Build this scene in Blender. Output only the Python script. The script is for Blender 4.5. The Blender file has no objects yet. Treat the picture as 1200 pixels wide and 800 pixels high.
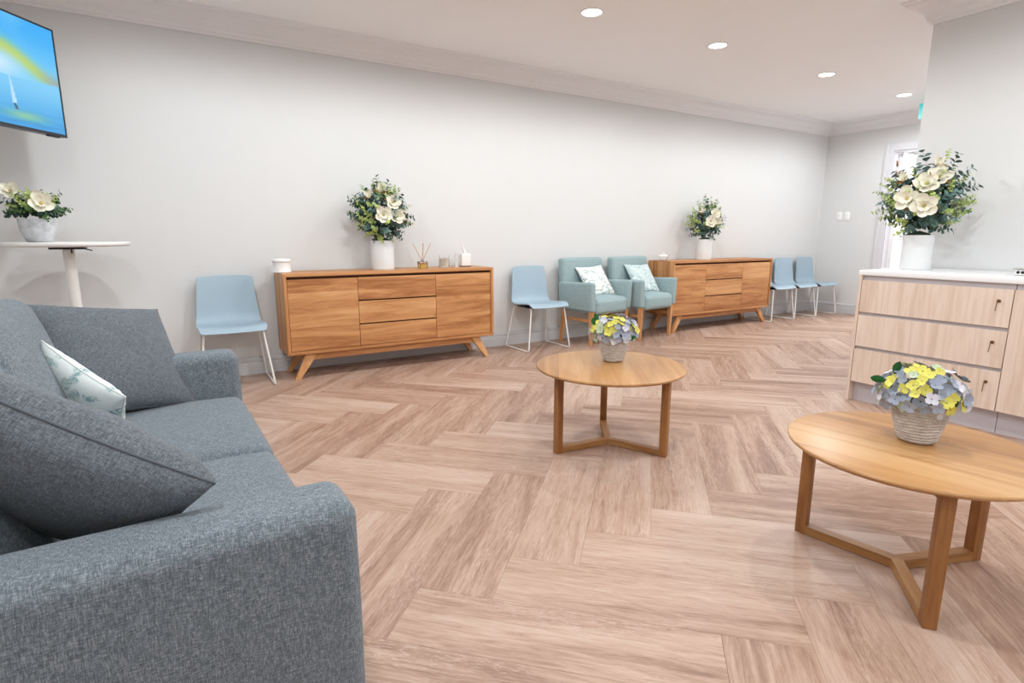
import bpy, bmesh, math, random
from mathutils import Vector, Matrix, noise
import numpy as np

# ------------------------------------------------------------------ camera, world, exposure
scn = bpy.context.scene
COL = scn.collection
PI = math.pi
YAW, PITCH, ROLL, CAM_H, F_PX = math.radians(58.586), math.radians(10.802), math.radians(0.109), 1.15, 655.0

def make_camera():
    h = Vector((math.cos(YAW) * math.cos(PITCH), math.sin(YAW) * math.cos(PITCH), -math.sin(PITCH)))
    r = Vector((math.sin(YAW), -math.cos(YAW), 0))
    u = r.cross(h)
    r2 = r * math.cos(ROLL) + u * math.sin(ROLL)
    u2 = -r * math.sin(ROLL) + u * math.cos(ROLL)
    m = Matrix(((r2.x, u2.x, -h.x), (r2.y, u2.y, -h.y), (r2.z, u2.z, -h.z))).to_4x4()
    m.translation = Vector((0, 0, CAM_H))
    cd = bpy.data.cameras.new('camera')
    cd.sensor_width = 36
    cd.lens = F_PX / 1200 * 36
    cd.clip_start = 0.02
    co = bpy.data.objects.new('camera', cd)
    COL.objects.link(co)
    co.matrix_world = m
    scn.camera = co
make_camera()

w = bpy.data.worlds.new('world')
scn.world = w
w.use_nodes = True
w.node_tree.nodes['Background'].inputs[0].default_value = (0.9, 0.95, 1, 1)
w.node_tree.nodes['Background'].inputs[1].default_value = 0.3

scn.view_settings.view_transform = 'Standard'
scn.view_settings.look = 'None'
scn.view_settings.gamma = 1
scn.view_settings.use_curve_mapping = False
scn.view_settings.exposure = 0.0

LAMP_W = 66.0          # watts of each ceiling downlight
LAMP_COL = (0.935, 0.985, 1.0)

# ------------------------------------------------------------------ room numbers (metres)
X_LEFT, X_RIGHT, X_FAR = -1.45, 4.74, 8.6
Y_BACK, Y_HALL, Y_FRONT = 5.02, 2.10, -2.5
Z_CEIL = 2.755

# ------------------------------------------------------------------ helpers
def srgb(r, g, b):
    f = lambda c: (c / 255 / 12.92) if c / 255 <= 0.04045 else ((c / 255 + 0.055) / 1.055) ** 2.4
    return (f(r), f(g), f(b), 1)

def tag(o, label=None, cat=None, group=None, kind=None):
    if label: o['label'] = label
    if cat: o['category'] = cat
    if group: o['group'] = group
    if kind: o['kind'] = kind
    return o

def thing(name, label, cat, loc=(0, 0, 0), rz=0.0, group=None):
    o = bpy.data.objects.new(name, None)
    o.empty_display_size = 0.1
    COL.objects.link(o)
    o.location = loc
    o.rotation_euler = (0, 0, rz)
    return tag(o, label, cat, group)

def link(name, me, mat, parent=None, smooth=None):
    if isinstance(me, bmesh.types.BMesh):
        bm = me
        me = bpy.data.meshes.new(name)
        bmesh.ops.recalc_face_normals(bm, faces=bm.faces)
        bm.to_mesh(me)
        bm.free()
    if mat is not None and not me.materials:
        me.materials.append(mat)
    if smooth is not None:
        me.shade_smooth()
        if smooth < 3:
            me.set_sharp_from_angle(angle=smooth)
    o = bpy.data.objects.new(name, me)
    COL.objects.link(o)
    if parent: o.parent = parent
    return o

def copy_tree(o, parent=None):
    c = o.copy()
    COL.objects.link(c)
    c.parent = parent
    for ch in list(o.children):
        copy_tree(ch, c)
    return c

def bm_box(bm, lo, hi, bevel=0.0, segs=2):
    lo, hi = Vector(lo), Vector(hi)
    tmp = bmesh.new()
    bmesh.ops.create_cube(tmp, size=1)
    s = hi - lo
    for v in tmp.verts:
        v.co = Vector((v.co.x * s.x, v.co.y * s.y, v.co.z * s.z)) + (lo + hi) / 2
    if bevel > 0:
        bmesh.ops.bevel(tmp, geom=list(tmp.edges), offset=bevel, segments=segs, profile=0.5, affect='EDGES')
    join(bm, tmp)
    return bm

def join(bm, tmp, mtx=None):
    vm = {}
    for v in tmp.verts:
        vm[v] = bm.verts.new(mtx @ v.co if mtx else v.co)
    for f in tmp.faces:
        bm.faces.new([vm[v] for v in f.verts])
    tmp.free()

def box(name, lo, hi, mat, parent=None, bevel=0.0, segs=2):
    return link(name, bm_box(bmesh.new(), lo, hi, bevel, segs), mat, parent, smooth=0.7 if bevel > 0 else None)

def bm_prism(bm, poly, axis, a0, a1):
    """poly of 2-D points extruded along axis: 'x' -> (y,z), 'y' -> (x,z), 'z' -> (x,y)"""
    def P(p, a):
        return {'x': (a, p[0], p[1]), 'y': (p[0], a, p[1]), 'z': (p[0], p[1], a)}[axis]
    A = [bm.verts.new(P(p, a0)) for p in poly]
    B = [bm.verts.new(P(p, a1)) for p in poly]
    n = len(poly)
    for i in range(n):
        bm.faces.new((A[i], A[(i + 1) % n], B[(i + 1) % n], B[i]))
    bm.faces.new(A[::-1])
    bm.faces.new(B)
    return bm

def bm_tube(bm, pts, r, n=8, closed=False, r1=None):
    pts = [Vector(p) for p in pts]
    N = len(pts)
    rings = []
    up = None
    for i, p in enumerate(pts):
        if closed:
            t = (pts[(i + 1) % N] - pts[i - 1]).normalized()
        else:
            t = (pts[min(i + 1, N - 1)] - pts[max(i - 1, 0)]).normalized()
        if up is None:
            up = t.orthogonal().normalized()
        up = (up - t * up.dot(t))
        up = up.normalized() if up.length > 1e-6 else t.orthogonal().normalized()
        s = t.cross(up)
        rr = r if r1 is None else r + (r1 - r) * i / max(N - 1, 1)
        rings.append([bm.verts.new(p + (up * math.cos(2 * PI * k / n) + s * math.sin(2 * PI * k / n)) * rr) for k in range(n)])
    for i in range(N if closed else N - 1):
        a, b = rings[i], rings[(i + 1) % N]
        for k in range(n):
            bm.faces.new((a[k], a[(k + 1) % n], b[(k + 1) % n], b[k]))
    if not closed:
        bm.faces.new(rings[0][::-1])
        bm.faces.new(rings[-1])
    return bm

def smooth_path(pts, rad, n=5):
    """polyline with rounded corners"""
    pts = [Vector(p) for p in pts]
    out = [pts[0]]
    for i in range(1, len(pts) - 1):
        a, b, c = pts[i - 1], pts[i], pts[i + 1]
        d1, d2 = (a - b), (c - b)
        r = min(rad, d1.length * .45, d2.length * .45)
        p0, p2 = b + d1.normalized() * r, b + d2.normalized() * r
        for k in range(n + 1):
            t = k / n
            out.append(p0 * (1 - t) ** 2 + b * 2 * t * (1 - t) + p2 * t * t)
    out.append(pts[-1])
    return out

def bm_lathe(bm, prof, n=32, ripple=None):
    """profile of (r,z); r==0 closes the end"""
    rings = []
    for i, (r, z) in enumerate(prof):
        if r <= 1e-6:
            rings.append([bm.verts.new((0, 0, z))])
        else:
            ring = []
            for k in range(n):
                a = 2 * PI * k / n
                rr = r + (ripple(a, z, i) if ripple else 0)
                ring.append(bm.verts.new((rr * math.cos(a), rr * math.sin(a), z)))
            rings.append(ring)
    for a, b in zip(rings, rings[1:]):
        for k in range(n):
            k2 = (k + 1) % n
            if len(a) == 1 and len(b) == 1: continue
            if len(a) == 1: bm.faces.new((a[0], b[k2], b[k]))
            elif len(b) == 1: bm.faces.new((a[k], a[k2], b[0]))
            else: bm.faces.new((a[k], a[k2], b[k2], b[k]))
    return bm

def soft_box(name, size, r, mat, parent=None, crown=(0, 0), nseg=8, wob=0.0, seed=0, arc=4, shape=None):
    """rounded upholstered block centred on origin: crown = bulge of (top, front -y/+x faces)"""
    h = Vector(size) / 2
    r = min(r, h.x * .98, h.y * .98, h.z * .98)
    def axis(hh):
        inner = hh - r
        e = [inner + r * math.tan(math.radians(45 * k / arc)) for k in range(arc + 1)]
        mid = [inner * (2 * k / nseg - 1) for k in range(1, nseg)]
        return sorted([-x for x in e] + mid + e)
    ax = [axis(h.x), axis(h.y), axis(h.z)]
    bm = bmesh.new()
    cache = {}
    def V(i, j, k):
        key = (i, j, k)
        if key not in cache:
            cache[key] = bm.verts.new((ax[0][i], ax[1][j], ax[2][k]))
        return cache[key]
    L = [len(a) - 1 for a in ax]
    for i in range(L[0]):
        for j in range(L[1]):
            bm.faces.new((V(i, j, 0), V(i, j + 1, 0), V(i + 1, j + 1, 0), V(i + 1, j, 0)))
            bm.faces.new((V(i, j, L[2]), V(i + 1, j, L[2]), V(i + 1, j + 1, L[2]), V(i, j + 1, L[2])))
    for i in range(L[0]):
        for k in range(L[2]):
            bm.faces.new((V(i, 0, k), V(i + 1, 0, k), V(i + 1, 0, k + 1), V(i, 0, k + 1)))
            bm.faces.new((V(i, L[1], k), V(i, L[1], k + 1), V(i + 1, L[1], k + 1), V(i + 1, L[1], k)))
    for j in range(L[1]):
        for k in range(L[2]):
            bm.faces.new((V(0, j, k), V(0, j, k + 1), V(0, j + 1, k + 1), V(0, j + 1, k)))
            bm.faces.new((V(L[0], j, k), V(L[0], j + 1, k), V(L[0], j + 1, k + 1), V(L[0], j, k + 1)))
    inn = h - Vector((r, r, r))
    for v in bm.verts:
        p = v.co.copy()
        c = Vector((max(-inn.x, min(inn.x, p.x)), max(-inn.y, min(inn.y, p.y)), max(-inn.z, min(inn.z, p.z))))
        d = p - c
        q = c + d.normalized() * r
        fx, fy, fz = 1 - (p.x / h.x) ** 2, 1 - (p.y / h.y) ** 2, 1 - (p.z / h.z) ** 2
        if p.z > 0: q.z += crown[0] * max(fx, 0) ** .6 * max(fy, 0) ** .6
        sy = 1 if p.y > 0 else -1
        sx = 1 if p.x > 0 else -1
        q.y += sy * crown[1] * max(fx, 0) * max(fz, 0) * abs(p.y / h.y) ** 3
        q.x += sx * crown[1] * max(fy, 0) * max(fz, 0) * abs(p.x / h.x) ** 3
        if wob:
            q += noise.noise_vector(q * 5 + Vector((seed * 7.3, 0, 0))) * wob
        if shape: q = shape(q)
        v.co = q
    return link(name, bm, mat, parent, smooth=4)

def pillow_mesh(name, sx, sy, T, seed=0, n=22, pinch=0.085, wr=0.010, puff=.42):
    """scatter cushion in its own x-y plane, thickness along z, pointed corners"""
    bm = bmesh.new()
    top, bot = {}, {}
    prm = [math.sin(PI / 2 * (2 * k / n - 1)) for k in range(n + 1)]
    for i, u in enumerate(prm):
        for j, v in enumerate(prm):
            x = sx / 2 * u * (1 - pinch * (1 - v * v) * abs(u) ** 1.5)
            y = sy / 2 * v * (1 - pinch * (1 - u * u) * abs(v) ** 1.5)
            e = max((1 - u * u) * (1 - v * v), 0)
            t = T / 2 * e ** puff
            nz = noise.noise(Vector((x * 9 + seed * 3.1, y * 9, seed))) * wr * min(1, e * 6)
            # creases running in from the corners
            cr = math.sin((math.atan2(abs(v) - 1.05, abs(u) - 1.05)) * 26 + seed) * 0.004 * min(1, e * 8) * max(0, (abs(u) * abs(v)) - .15) * 2
            rim = i in (0, n) or j in (0, n)
            top[i, j] = bm.verts.new((x, y, t + nz + cr))
            bot[i, j] = top[i, j] if rim else bm.verts.new((x, y, -t + nz * .6 - cr))
    for i in range(n):
        for j in range(n):
            bm.faces.new((top[i, j], top[i + 1, j], top[i + 1, j + 1], top[i, j + 1]))
            q = (bot[i, j], bot[i, j + 1], bot[i + 1, j + 1], bot[i + 1, j])
            try: bm.faces.new(q)
            except ValueError: pass
    rim = [(0, j) for j in range(n)] + [(i, n) for i in range(n)] + [(n, j) for j in range(n, 0, -1)] + [(i, 0) for i in range(n, 0, -1)]
    path = [top[k].co.copy() for k in rim]
    return bm, path

def scatter_cushion(name, label, mat, seam_mat, frame, sx, sy, T, seed=0, group=None, puff=.42):
    """frame = (centre, x axis, y axis) in world space"""
    c, ex, ey = [Vector(a) for a in frame]
    ex = ex.normalized()
    ez = ex.cross(ey).normalized()
    ey = ez.cross(ex)
    m = Matrix(((ex.x, ey.x, ez.x), (ex.y, ey.y, ez.y), (ex.z, ey.z, ez.z))).to_4x4()
    m.translation = c
    o = thing(name, label, 'cushion', group=group)
    o.matrix_world = m
    bm, path = pillow_mesh(name, sx, sy, T, seed, puff=puff)
    link('cover', bm, mat, o, smooth=4)
    b2 = bmesh.new()
    bm_tube(b2, path, 0.0028, 6, closed=True)
    link('seam', b2, seam_mat, o, smooth=4)
    return o

def sweep_trim(name, p0, p1, mit0, mit1, prof, mat):
    """profile of (distance off the wall, z) along the wall line p0->p1 with the room on its right-hand
    normal; mit = normal of the neighbouring wall for a mitred corner, or None for a square end"""
    p0, p1 = Vector((*p0, 0)), Vector((*p1, 0))
    d = (p1 - p0).normalized()
    n = Vector((d.y, -d.x, 0))
    def off(m):
        if m is None: return n
        m = Vector((*m, 0))
        return (n + m) / (1 + n.dot(m))
    o0, o1 = off(mit0), off(mit1)
    bm = bmesh.new()
    A = [bm.verts.new(p0 + o0 * a + Vector((0, 0, z))) for a, z in prof]
    B = [bm.verts.new(p1 + o1 * a + Vector((0, 0, z))) for a, z in prof]
    k = len(prof)
    for i in range(k):
        j = (i + 1) % k
        bm.faces.new((A[i], A[j], B[j], B[i]))
    bm.faces.new(A[::-1])
    bm.faces.new(B)
    return tag(link(name, bm, mat), kind='structure')

# ------------------------------------------------------------------ materials
class NT:
    def __init__(self, name):
        self.m = bpy.data.materials.new(name)
        self.m.use_nodes = True
        self.t = self.m.node_tree
        self.b = self.t.nodes['Principled BSDF']
    def n(self, kind, **kw):
        nd = self.t.nodes.new(kind)
        for k, v in kw.items():
            if isinstance(k, str) and hasattr(nd, k) and k not in nd.inputs:
                setattr(nd, k, v)
            else:
                nd.inputs[k].default_value = v
        return nd
    def l(self, a, b):
        self.t.links.new(a, b)
    def coord(self, scale=(1, 1, 1), rand=0.0, rot=(0, 0, 0)):
        tc = self.n('ShaderNodeTexCoord')
        mp = self.n('ShaderNodeMapping')
        mp.inputs['Scale'].default_value = scale
        mp.inputs['Rotation'].default_value = rot
        src = tc.outputs['Object']
        if rand:
            oi = self.n('ShaderNodeObjectInfo')
            ml = self.n('ShaderNodeVectorMath', operation='MULTIPLY')
            cb = self.n('ShaderNodeCombineXYZ')
            for i in range(3): self.l(oi.outputs['Random'], cb.inputs[i])
            self.l(cb.outputs[0], ml.inputs[0])
            ml.inputs[1].default_value = (rand, rand * 1.7, rand * 2.3)
            ad = self.n('ShaderNodeVectorMath', operation='ADD')
            self.l(src, ad.inputs[0])
            self.l(ml.outputs[0], ad.inputs[1])
            src = ad.outputs[0]
        self.l(src, mp.inputs['Vector'])
        return mp.outputs[0]
    def noise(self, vec, scale, detail=3, rough=.5, dist=0):
        nd = self.n('ShaderNodeTexNoise')
        nd.inputs['Scale'].default_value = scale
        nd.inputs['Detail'].default_value = detail
        nd.inputs['Roughness'].default_value = rough
        nd.inputs['Distortion'].default_value = dist
        self.l(vec, nd.inputs['Vector'])
        return nd.outputs['Fac']
    def ramp(self, fac, stops):
        nd = self.n('ShaderNodeValToRGB')
        cr = nd.color_ramp
        while len(cr.elements) < len(stops): cr.elements.new(.5)
        for e, (p, c) in zip(cr.elements, stops):
            e.position = p
            e.color = c
        self.l(fac, nd.inputs[0])
        return nd.outputs[0]
    def mix(self, fac, a, b, mode='MIX'):
        nd = self.n('ShaderNodeMix', data_type='RGBA', blend_type=mode)
        for s, v in ((nd.inputs[0], fac), (nd.inputs[6], a), (nd.inputs[7], b)):
            if hasattr(v, 'links'): self.l(v, s)
            else: s.default_value = v
        return nd.outputs[2]
    def math(self, op, a, b=0.0, c=None):
        nd = self.n('ShaderNodeMath', operation=op)
        for s, v in zip(nd.inputs, (a, b, c)):
            if v is None: continue
            if hasattr(v, 'links'): self.l(v, s)
            else: s.default_value = v
        return nd.outputs[0]
    def bump(self, h, strength, dist=0.002):
        nd = self.n('ShaderNodeBump')
        nd.inputs['Strength'].default_value = strength
        nd.inputs['Distance'].default_value = dist
        self.l(h, nd.inputs['Height'])
        self.l(nd.outputs[0], self.b.inputs['Normal'])
    def base(self, c):
        if hasattr(c, 'links'): self.l(c, self.b.inputs['Base Color'])
        else: self.b.inputs['Base Color'].default_value = c
        return self
    def set(self, **kw):
        for k, v in kw.items():
            self.b.inputs[k.replace('_', ' ')].default_value = v
        return self

def plain(name, col, rough=.5, metal=0.0, var=0.03, scale=30, spec=.5, bump=0.0):
    t = NT(name)
    v = t.noise(t.coord(), scale, 2)
    hi = tuple(min(1, c * (1 + var)) for c in col[:3]) + (1,)
    lo = tuple(c * (1 - var) for c in col[:3]) + (1,)
    t.base(t.ramp(v, [(.3, lo), (.7, hi)])).set(Roughness=rough, Metallic=metal, Specular_IOR_Level=spec)
    if bump: t.bump(v, bump)
    return t.m

def wood(name, cols, along='X', freq=9.0, stretch=14.0, rough=.42, stave=0.0, stave_axis='Z', knots=0.0, rand=37.0, fine=.35, stave_var=.16, contrast=1.25):
    """cols = dark, mid, light; grain runs along one object axis"""
    t = NT(name)
    i = 'XYZ'.index(along)
    sc = [1.0, 1.0, 1.0]
    sc[i] = 1 / stretch
    vec = t.coord(tuple(sc), rand)
    g = t.noise(vec, freq, 5, .6, 1.2)
    g2 = t.noise(vec, freq * 9, 3, .6, .4)
    g3 = t.noise(vec, freq * .35, 2, .5, .6)
    fac = t.math('ADD', t.math('MULTIPLY', g, .75), t.math('MULTIPLY', g2, fine * .5))
    fac = t.math('ADD', fac, t.math('MULTIPLY', g3, .3))
    fac = t.math('SUBTRACT', fac, .12 + fine * .2)
    fac = t.math('ADD', t.math('MULTIPLY', t.math('SUBTRACT', fac, .45), contrast), .45)
    if stave:
        tc = t.n('ShaderNodeTexCoord')
        sp = t.n('ShaderNodeSeparateXYZ')
        t.l(tc.outputs['Object'], sp.inputs[0])
        oi = t.n('ShaderNodeObjectInfo')
        q = t.math('FLOOR', t.math('DIVIDE', t.math('ADD', sp.outputs['XYZ'.index(stave_axis)], 5.0), stave))
        wn = t.n('ShaderNodeTexWhiteNoise', noise_dimensions='2D')
        cb = t.n('ShaderNodeCombineXYZ')
        t.l(q, cb.inputs[0])
        t.l(oi.outputs['Random'], cb.inputs[1])
        t.l(cb.outputs[0], wn.inputs['Vector'])
        fac = t.math('ADD', fac, t.math('MULTIPLY', t.math('SUBTRACT', wn.outputs['Value'], .5), stave_var * 2))
    col = t.ramp(fac, [(.18, cols[0]), (.45, cols[1]), (.75, cols[2])])
    if knots:
        kv = t.coord(tuple(c * 1.0 if k != i else .35 for k, c in enumerate((1, 1, 1))), rand)
        vo = t.n('ShaderNodeTexVoronoi')
        vo.inputs['Scale'].default_value = knots
        t.l(kv, vo.inputs['Vector'])
        kf = t.ramp(vo.outputs['Distance'], [(0.03, (1, 1, 1, 1)), (.10, (0, 0, 0, 1))])
        gate = t.math('GREATER_THAN', t.noise(t.coord((1, 1, 1), rand), 2.3, 1), .57)
        kf = t.math('MULTIPLY', kf, gate)
        dark = tuple(c * .28 for c in cols[0][:3]) + (1,)
        col = t.mix(t.math('MULTIPLY', kf, .8), col, dark)
    t.base(col).set(Roughness=rough, Specular_IOR_Level=.4)
    t.bump(g2, .08, .001)
    return t.m

def fabric(name, dark, mid, light, scale=1.0, bump=.35):
    t = NT(name)
    a = t.noise(t.coord((560 * scale, 90 * scale, 80 * scale)), 1, 2, .6)
    b = t.noise(t.coord((90 * scale, 560 * scale, 600 * scale)), 1, 2, .6)
    c = t.noise(t.coord((25, 25, 25)), 1, 2, .6)
    d = t.noise(t.coord((900 * scale, 900 * scale, 900 * scale)), 1, 1)
    f = t.math('ADD', t.math('MULTIPLY', a, .45), t.math('MULTIPLY', b, .45))
    f = t.math('ADD', f, t.math('MULTIPLY', d, .25))
    f = t.math('ADD', f, t.math('MULTIPLY', c, .06))
    f = t.math('SUBTRACT', f, .10)
    t.base(t.ramp(f, [(.3, dark), (.5, mid), (.72, light)])).set(Roughness=.95, Specular_IOR_Level=.15, Sheen_Weight=.12, Sheen_Roughness=.5)
    t.bump(f, bump, .0015)
    return t.m

MAT = {}
MAT['wall'] = plain('wall_paint', srgb(218, 218, 218), .7, var=.006, scale=6, spec=.2)
MAT['ceiling'] = plain('ceiling_paint', srgb(248, 247, 247), .8, var=.005, scale=5, spec=.15)
MAT['trim'] = plain('trim_white_gloss', srgb(236, 235, 236), .4, var=.006, scale=8)
MAT['skirting'] = plain('skirting_grey_paint', srgb(206, 206, 209), .4, var=.01, scale=8)
MAT['door_frame'] = plain('door_frame_paint', srgb(214, 213, 218), .4, var=.01, scale=8)
MAT['subfloor'] = plain('joint_dark_fill', srgb(104, 80, 68), .9)  # dark brown base slab seen in the plank joints

def floor_material():
    t = NT('limed_oak_plank')
    oi = t.n('ShaderNodeObjectInfo')
    v1 = t.coord((1 / 12, 1, 1), 61.0)
    big = t.noise(v1, 8, 3, .5, .9)
    mid = t.noise(v1, 42, 4, .68, 1.8)
    fine = t.noise(v1, 150, 3, .65, .4)
    f = t.math('ADD', t.math('MULTIPLY', big, .58), t.math('MULTIPLY', mid, .46))
    f = t.math('ADD', f, t.math('MULTIPLY', fine, .32))
    f = t.math('ADD', f, t.math('MULTIPLY', oi.outputs['Random'], .16))
    f = t.math('SUBTRACT', f, .26)
    K = lambda r, g, b: tuple(a * k for a, k in zip(srgb(r, g, b), (.735, .668, .632))) + (1,)
    col = t.ramp(f, [(.25, K(145, 112, 95)), (.38, K(176, 144, 126)), (.51, K(206, 178, 160)), (.68, K(226, 205, 191))])
    # pale limed pores in cathedral patches
    pore = t.noise(t.coord((1 / 6, 1, 1), 61.0), 60, 3, .7, 3.4)
    gate = t.ramp(t.noise(t.coord((1 / 3, 1, 1), 61.0), 5, 2), [(.48, (0, 0, 0, 1)), (.6, (1, 1, 1, 1))])
    pf = t.math('MULTIPLY', t.ramp(pore, [(.52, (0, 0, 0, 1)), (.6, (1, 1, 1, 1))]), gate)
    col = t.mix(t.math('MULTIPLY', pf, .5), col, K(234, 216, 204))
    t.base(col).set(Roughness=.42, Specular_IOR_Level=.45)
    t.bump(fine, .06, .001)
    return t.m
MAT['plank'] = floor_material()

OAK = (srgb(158, 100, 58), srgb(196, 139, 89), srgb(216, 166, 116))
MAT['oak_x'] = wood('oak_grain_along_x', OAK, 'X', 13, 13, .45, stave=.095, stave_axis='Z', knots=3.4, fine=.4, contrast=1.6, stave_var=.13)
MAT['oak_y'] = wood('oak_grain_along_y', OAK, 'Y', 11, 14, .45)
MAT['oak_z'] = wood('oak_grain_along_z', OAK, 'Z', 13, 13, .45, stave=.09, stave_axis='Y')
MAT['oak_plain_x'] = wood('oak_rail_grain', OAK, 'X', 14, 14, .45)
MAT['oak_shadow'] = plain('cabinet_inside_shadow_wood', srgb(92, 56, 32), .8)  # dark brown stands in for shade inside the sideboard gaps
TOAK = (srgb(150, 102, 57), srgb(186, 138, 88), srgb(206, 165, 118))
MAT['table_top'] = wood('table_oak_top', TOAK, 'X', 8, 12, .33, stave=.11, stave_axis='Y', fine=.25, stave_var=.13)
MAT['table_leg'] = wood('table_oak_leg', (srgb(126, 80, 42), srgb(164, 112, 64), srgb(188, 138, 88)), 'Z', 16, 12, .4)
MAT['table_bar'] = wood('table_oak_bar', (srgb(132, 88, 48), srgb(168, 120, 72), srgb(190, 146, 98)), 'X', 16, 12, .4)
MAT['beech'] = wood('armchair_leg_wood', (srgb(176, 118, 72), srgb(208, 154, 104), srgb(224, 176, 130)), 'Z', 14, 12, .4)
ASH = (srgb(208, 182, 163), srgb(226, 206, 190), srgb(236, 221, 208))
MAT['ash'] = wood('pale_ash_laminate', ASH, 'Z', 20, 14, .45, fine=.3, rand=11)
MAT['kick'] = plain('lilac_grey_laminate', srgb(198, 192, 196), .5, var=.01)
MAT['bench'] = plain('white_benchtop', srgb(240, 240, 241), .3, var=.006)
MAT['sofa'] = fabric('sofa_grey_weave', srgb(64, 72, 79), srgb(107, 116, 124), srgb(166, 175, 182))
MAT['cushion_grey'] = fabric('cushion_grey_weave', srgb(58, 63, 69), srgb(95, 101, 108), srgb(140, 147, 153))
MAT['seam_grey'] = plain('seam_dark_grey', srgb(84, 90, 98), .9)
MAT['arm_blue'] = fabric('armchair_duck_egg_weave', srgb(116, 138, 142), srgb(150, 171, 174), srgb(182, 200, 202), bump=.2)
MAT['chair_shell'] = plain('pale_blue_plastic', srgb(163, 184, 198), .45, var=.008)
MAT['white_metal'] = plain('white_powder_coat', srgb(238, 236, 232), .35, var=.008)
MAT['white_top'] = plain('white_laminate', srgb(242, 241, 240), .35, var=.006)
MAT['black'] = plain('black_plastic', srgb(22, 22, 24), .45)
MAT['dark_bezel'] = plain('tv_bezel', srgb(34, 38, 46), .35)
MAT['ceramic'] = plain('white_ceramic', srgb(224, 225, 226), .35, var=.01, scale=12)
MAT['chrome'] = plain('brushed_steel', srgb(180, 176, 170), .3, metal=1.0)
MAT['brass'] = plain('aged_brass', srgb(130, 100, 66), .4, metal=.8)
MAT['silver_box'] = plain('silver_plastic', srgb(186, 186, 188), .35, metal=.4)
MAT['soil'] = plain('foam_base', srgb(44, 62, 44), .95, bump=.4)

def concrete_pot():
    t = NT('grey_concrete')
    f = t.noise(t.coord(), 22, 4, .6)
    t.base(t.ramp(f, [(.3, srgb(176, 178, 182)), (.7, srgb(212, 213, 216))])).set(Roughness=.8)
    t.bump(f, .3, .003)
    return t.m
MAT['concrete'] = concrete_pot()

def ripple_pot():
    t = NT('rippled_stoneware')
    f = t.noise(t.coord((1, 1, 5)), 40, 3, .6, 1)
    t.base(t.ramp(f, [(.3, srgb(168, 158, 150)), (.55, srgb(206, 199, 193)), (.8, srgb(228, 223, 218))])).set(Roughness=.75)
    return t.m
MAT['ripple'] = ripple_pot()

def leaf_print(name, ground, c1, c2, scale):
    t = NT(name)
    vec = t.coord((1, 1, 0.2))
    nz = t.n('ShaderNodeTexNoise')
    nz.inputs['Scale'].default_value = 7
    t.l(vec, nz.inputs['Vector'])
    vm = t.mix(.12, vec, nz.outputs['Color'], 'ADD')
    def layer(rot, sc, lo, hi):
        mp = t.n('ShaderNodeMapping')
        mp.inputs['Rotation'].default_value = (0, 0, rot)
        mp.inputs['Scale'].default_value = (sc, sc * 2.6, .2)
        t.l(vm, mp.inputs['Vector'])
        vo = t.n('ShaderNodeTexVoronoi')
        vo.inputs['Scale'].default_value = 1
        vo.inputs['Randomness'].default_value = .85
        t.l(mp.outputs[0], vo.inputs['Vector'])
        return t.ramp(vo.outputs['Distance'], [(lo, (1, 1, 1, 1)), (hi, (0, 0, 0, 1))])
    a = layer(.6, scale, .36, .42)
    b = layer(-.8, scale * 1.15, .32, .38)
    vein = t.ramp(t.noise(vec, scale * 5, 2, .5, 2.5), [(.48, (1, 1, 1, 1)), (.54, (0.25, .25, .25, 1))])
    col = t.mix(t.math('MULTIPLY', a, vein), ground, c1)
    col = t.mix(t.math('MULTIPLY', b, vein), col, c2)
    t.base(col).set(Roughness=.9, Specular_IOR_Level=.2)
    return t.m
MAT['leaf_sofa'] = leaf_print('pale_leaf_print_fabric', srgb(222, 229, 228), srgb(138, 170, 174), srgb(176, 196, 190), 11)
MAT['leaf_white'] = leaf_print('white_leaf_print_fabric', srgb(234, 236, 234), srgb(128, 160, 156), srgb(168, 186, 176), 15)
MAT['leaf_grey'] = leaf_print('grey_leaf_print_fabric', srgb(196, 212, 212), srgb(150, 176, 178), srgb(234, 238, 236), 13)
MAT['seam_white'] = plain('seam_white', srgb(224, 228, 226), .9)

def petal_mat(name, c, var=.08):
    t = NT(name)
    oi = t.n('ShaderNodeObjectInfo')
    f = t.math('ADD', t.math('MULTIPLY', t.noise(t.coord(), 30, 2), .6), t.math('MULTIPLY', oi.outputs['Random'], .4))
    lo = tuple(x * (1 - var * 2) for x in c[:3]) + (1,)
    hi = tuple(min(1, x * (1 + var)) for x in c[:3]) + (1,)
    t.base(t.ramp(f, [(.2, lo), (.8, hi)])).set(Roughness=.6, Specular_IOR_Level=.25)
    return t.m
MAT['petal_white'] = petal_mat('ivory_petal', srgb(244, 240, 224), .03)
MAT['petal_blue'] = petal_mat('blue_grey_petal', srgb(158, 167, 184), .1)
MAT['petal_lilac'] = petal_mat('lilac_white_petal', srgb(212, 211, 220), .08)
MAT['petal_yellow'] = petal_mat('lemon_petal', srgb(220, 214, 104), .1)
MAT['petal_sage'] = petal_mat('sage_petal', srgb(186, 200, 170), .1)
MAT['leaf_dark'] = petal_mat('eucalyptus_leaf', srgb(78, 104, 94), .22)
MAT['leaf_teal'] = petal_mat('blue_green_leaf', srgb(104, 134, 128), .2)
MAT['leaf_lime'] = petal_mat('lime_leaf', srgb(186, 204, 120), .16)
MAT['leaf_mid'] = petal_mat('mid_green_leaf', srgb(98, 130, 74), .16)
MAT['leaf_brown'] = petal_mat('bronze_magnolia_leaf', srgb(138, 100, 44), .14)
MAT['leaf_green'] = petal_mat('deep_green_leaf', srgb(46, 104, 56), .14)
MAT['stamen'] = petal_mat('stamen_gold', srgb(206, 184, 110), .1)
MAT['reed'] = plain('rattan_reed', srgb(206, 156, 112), .7)

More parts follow.
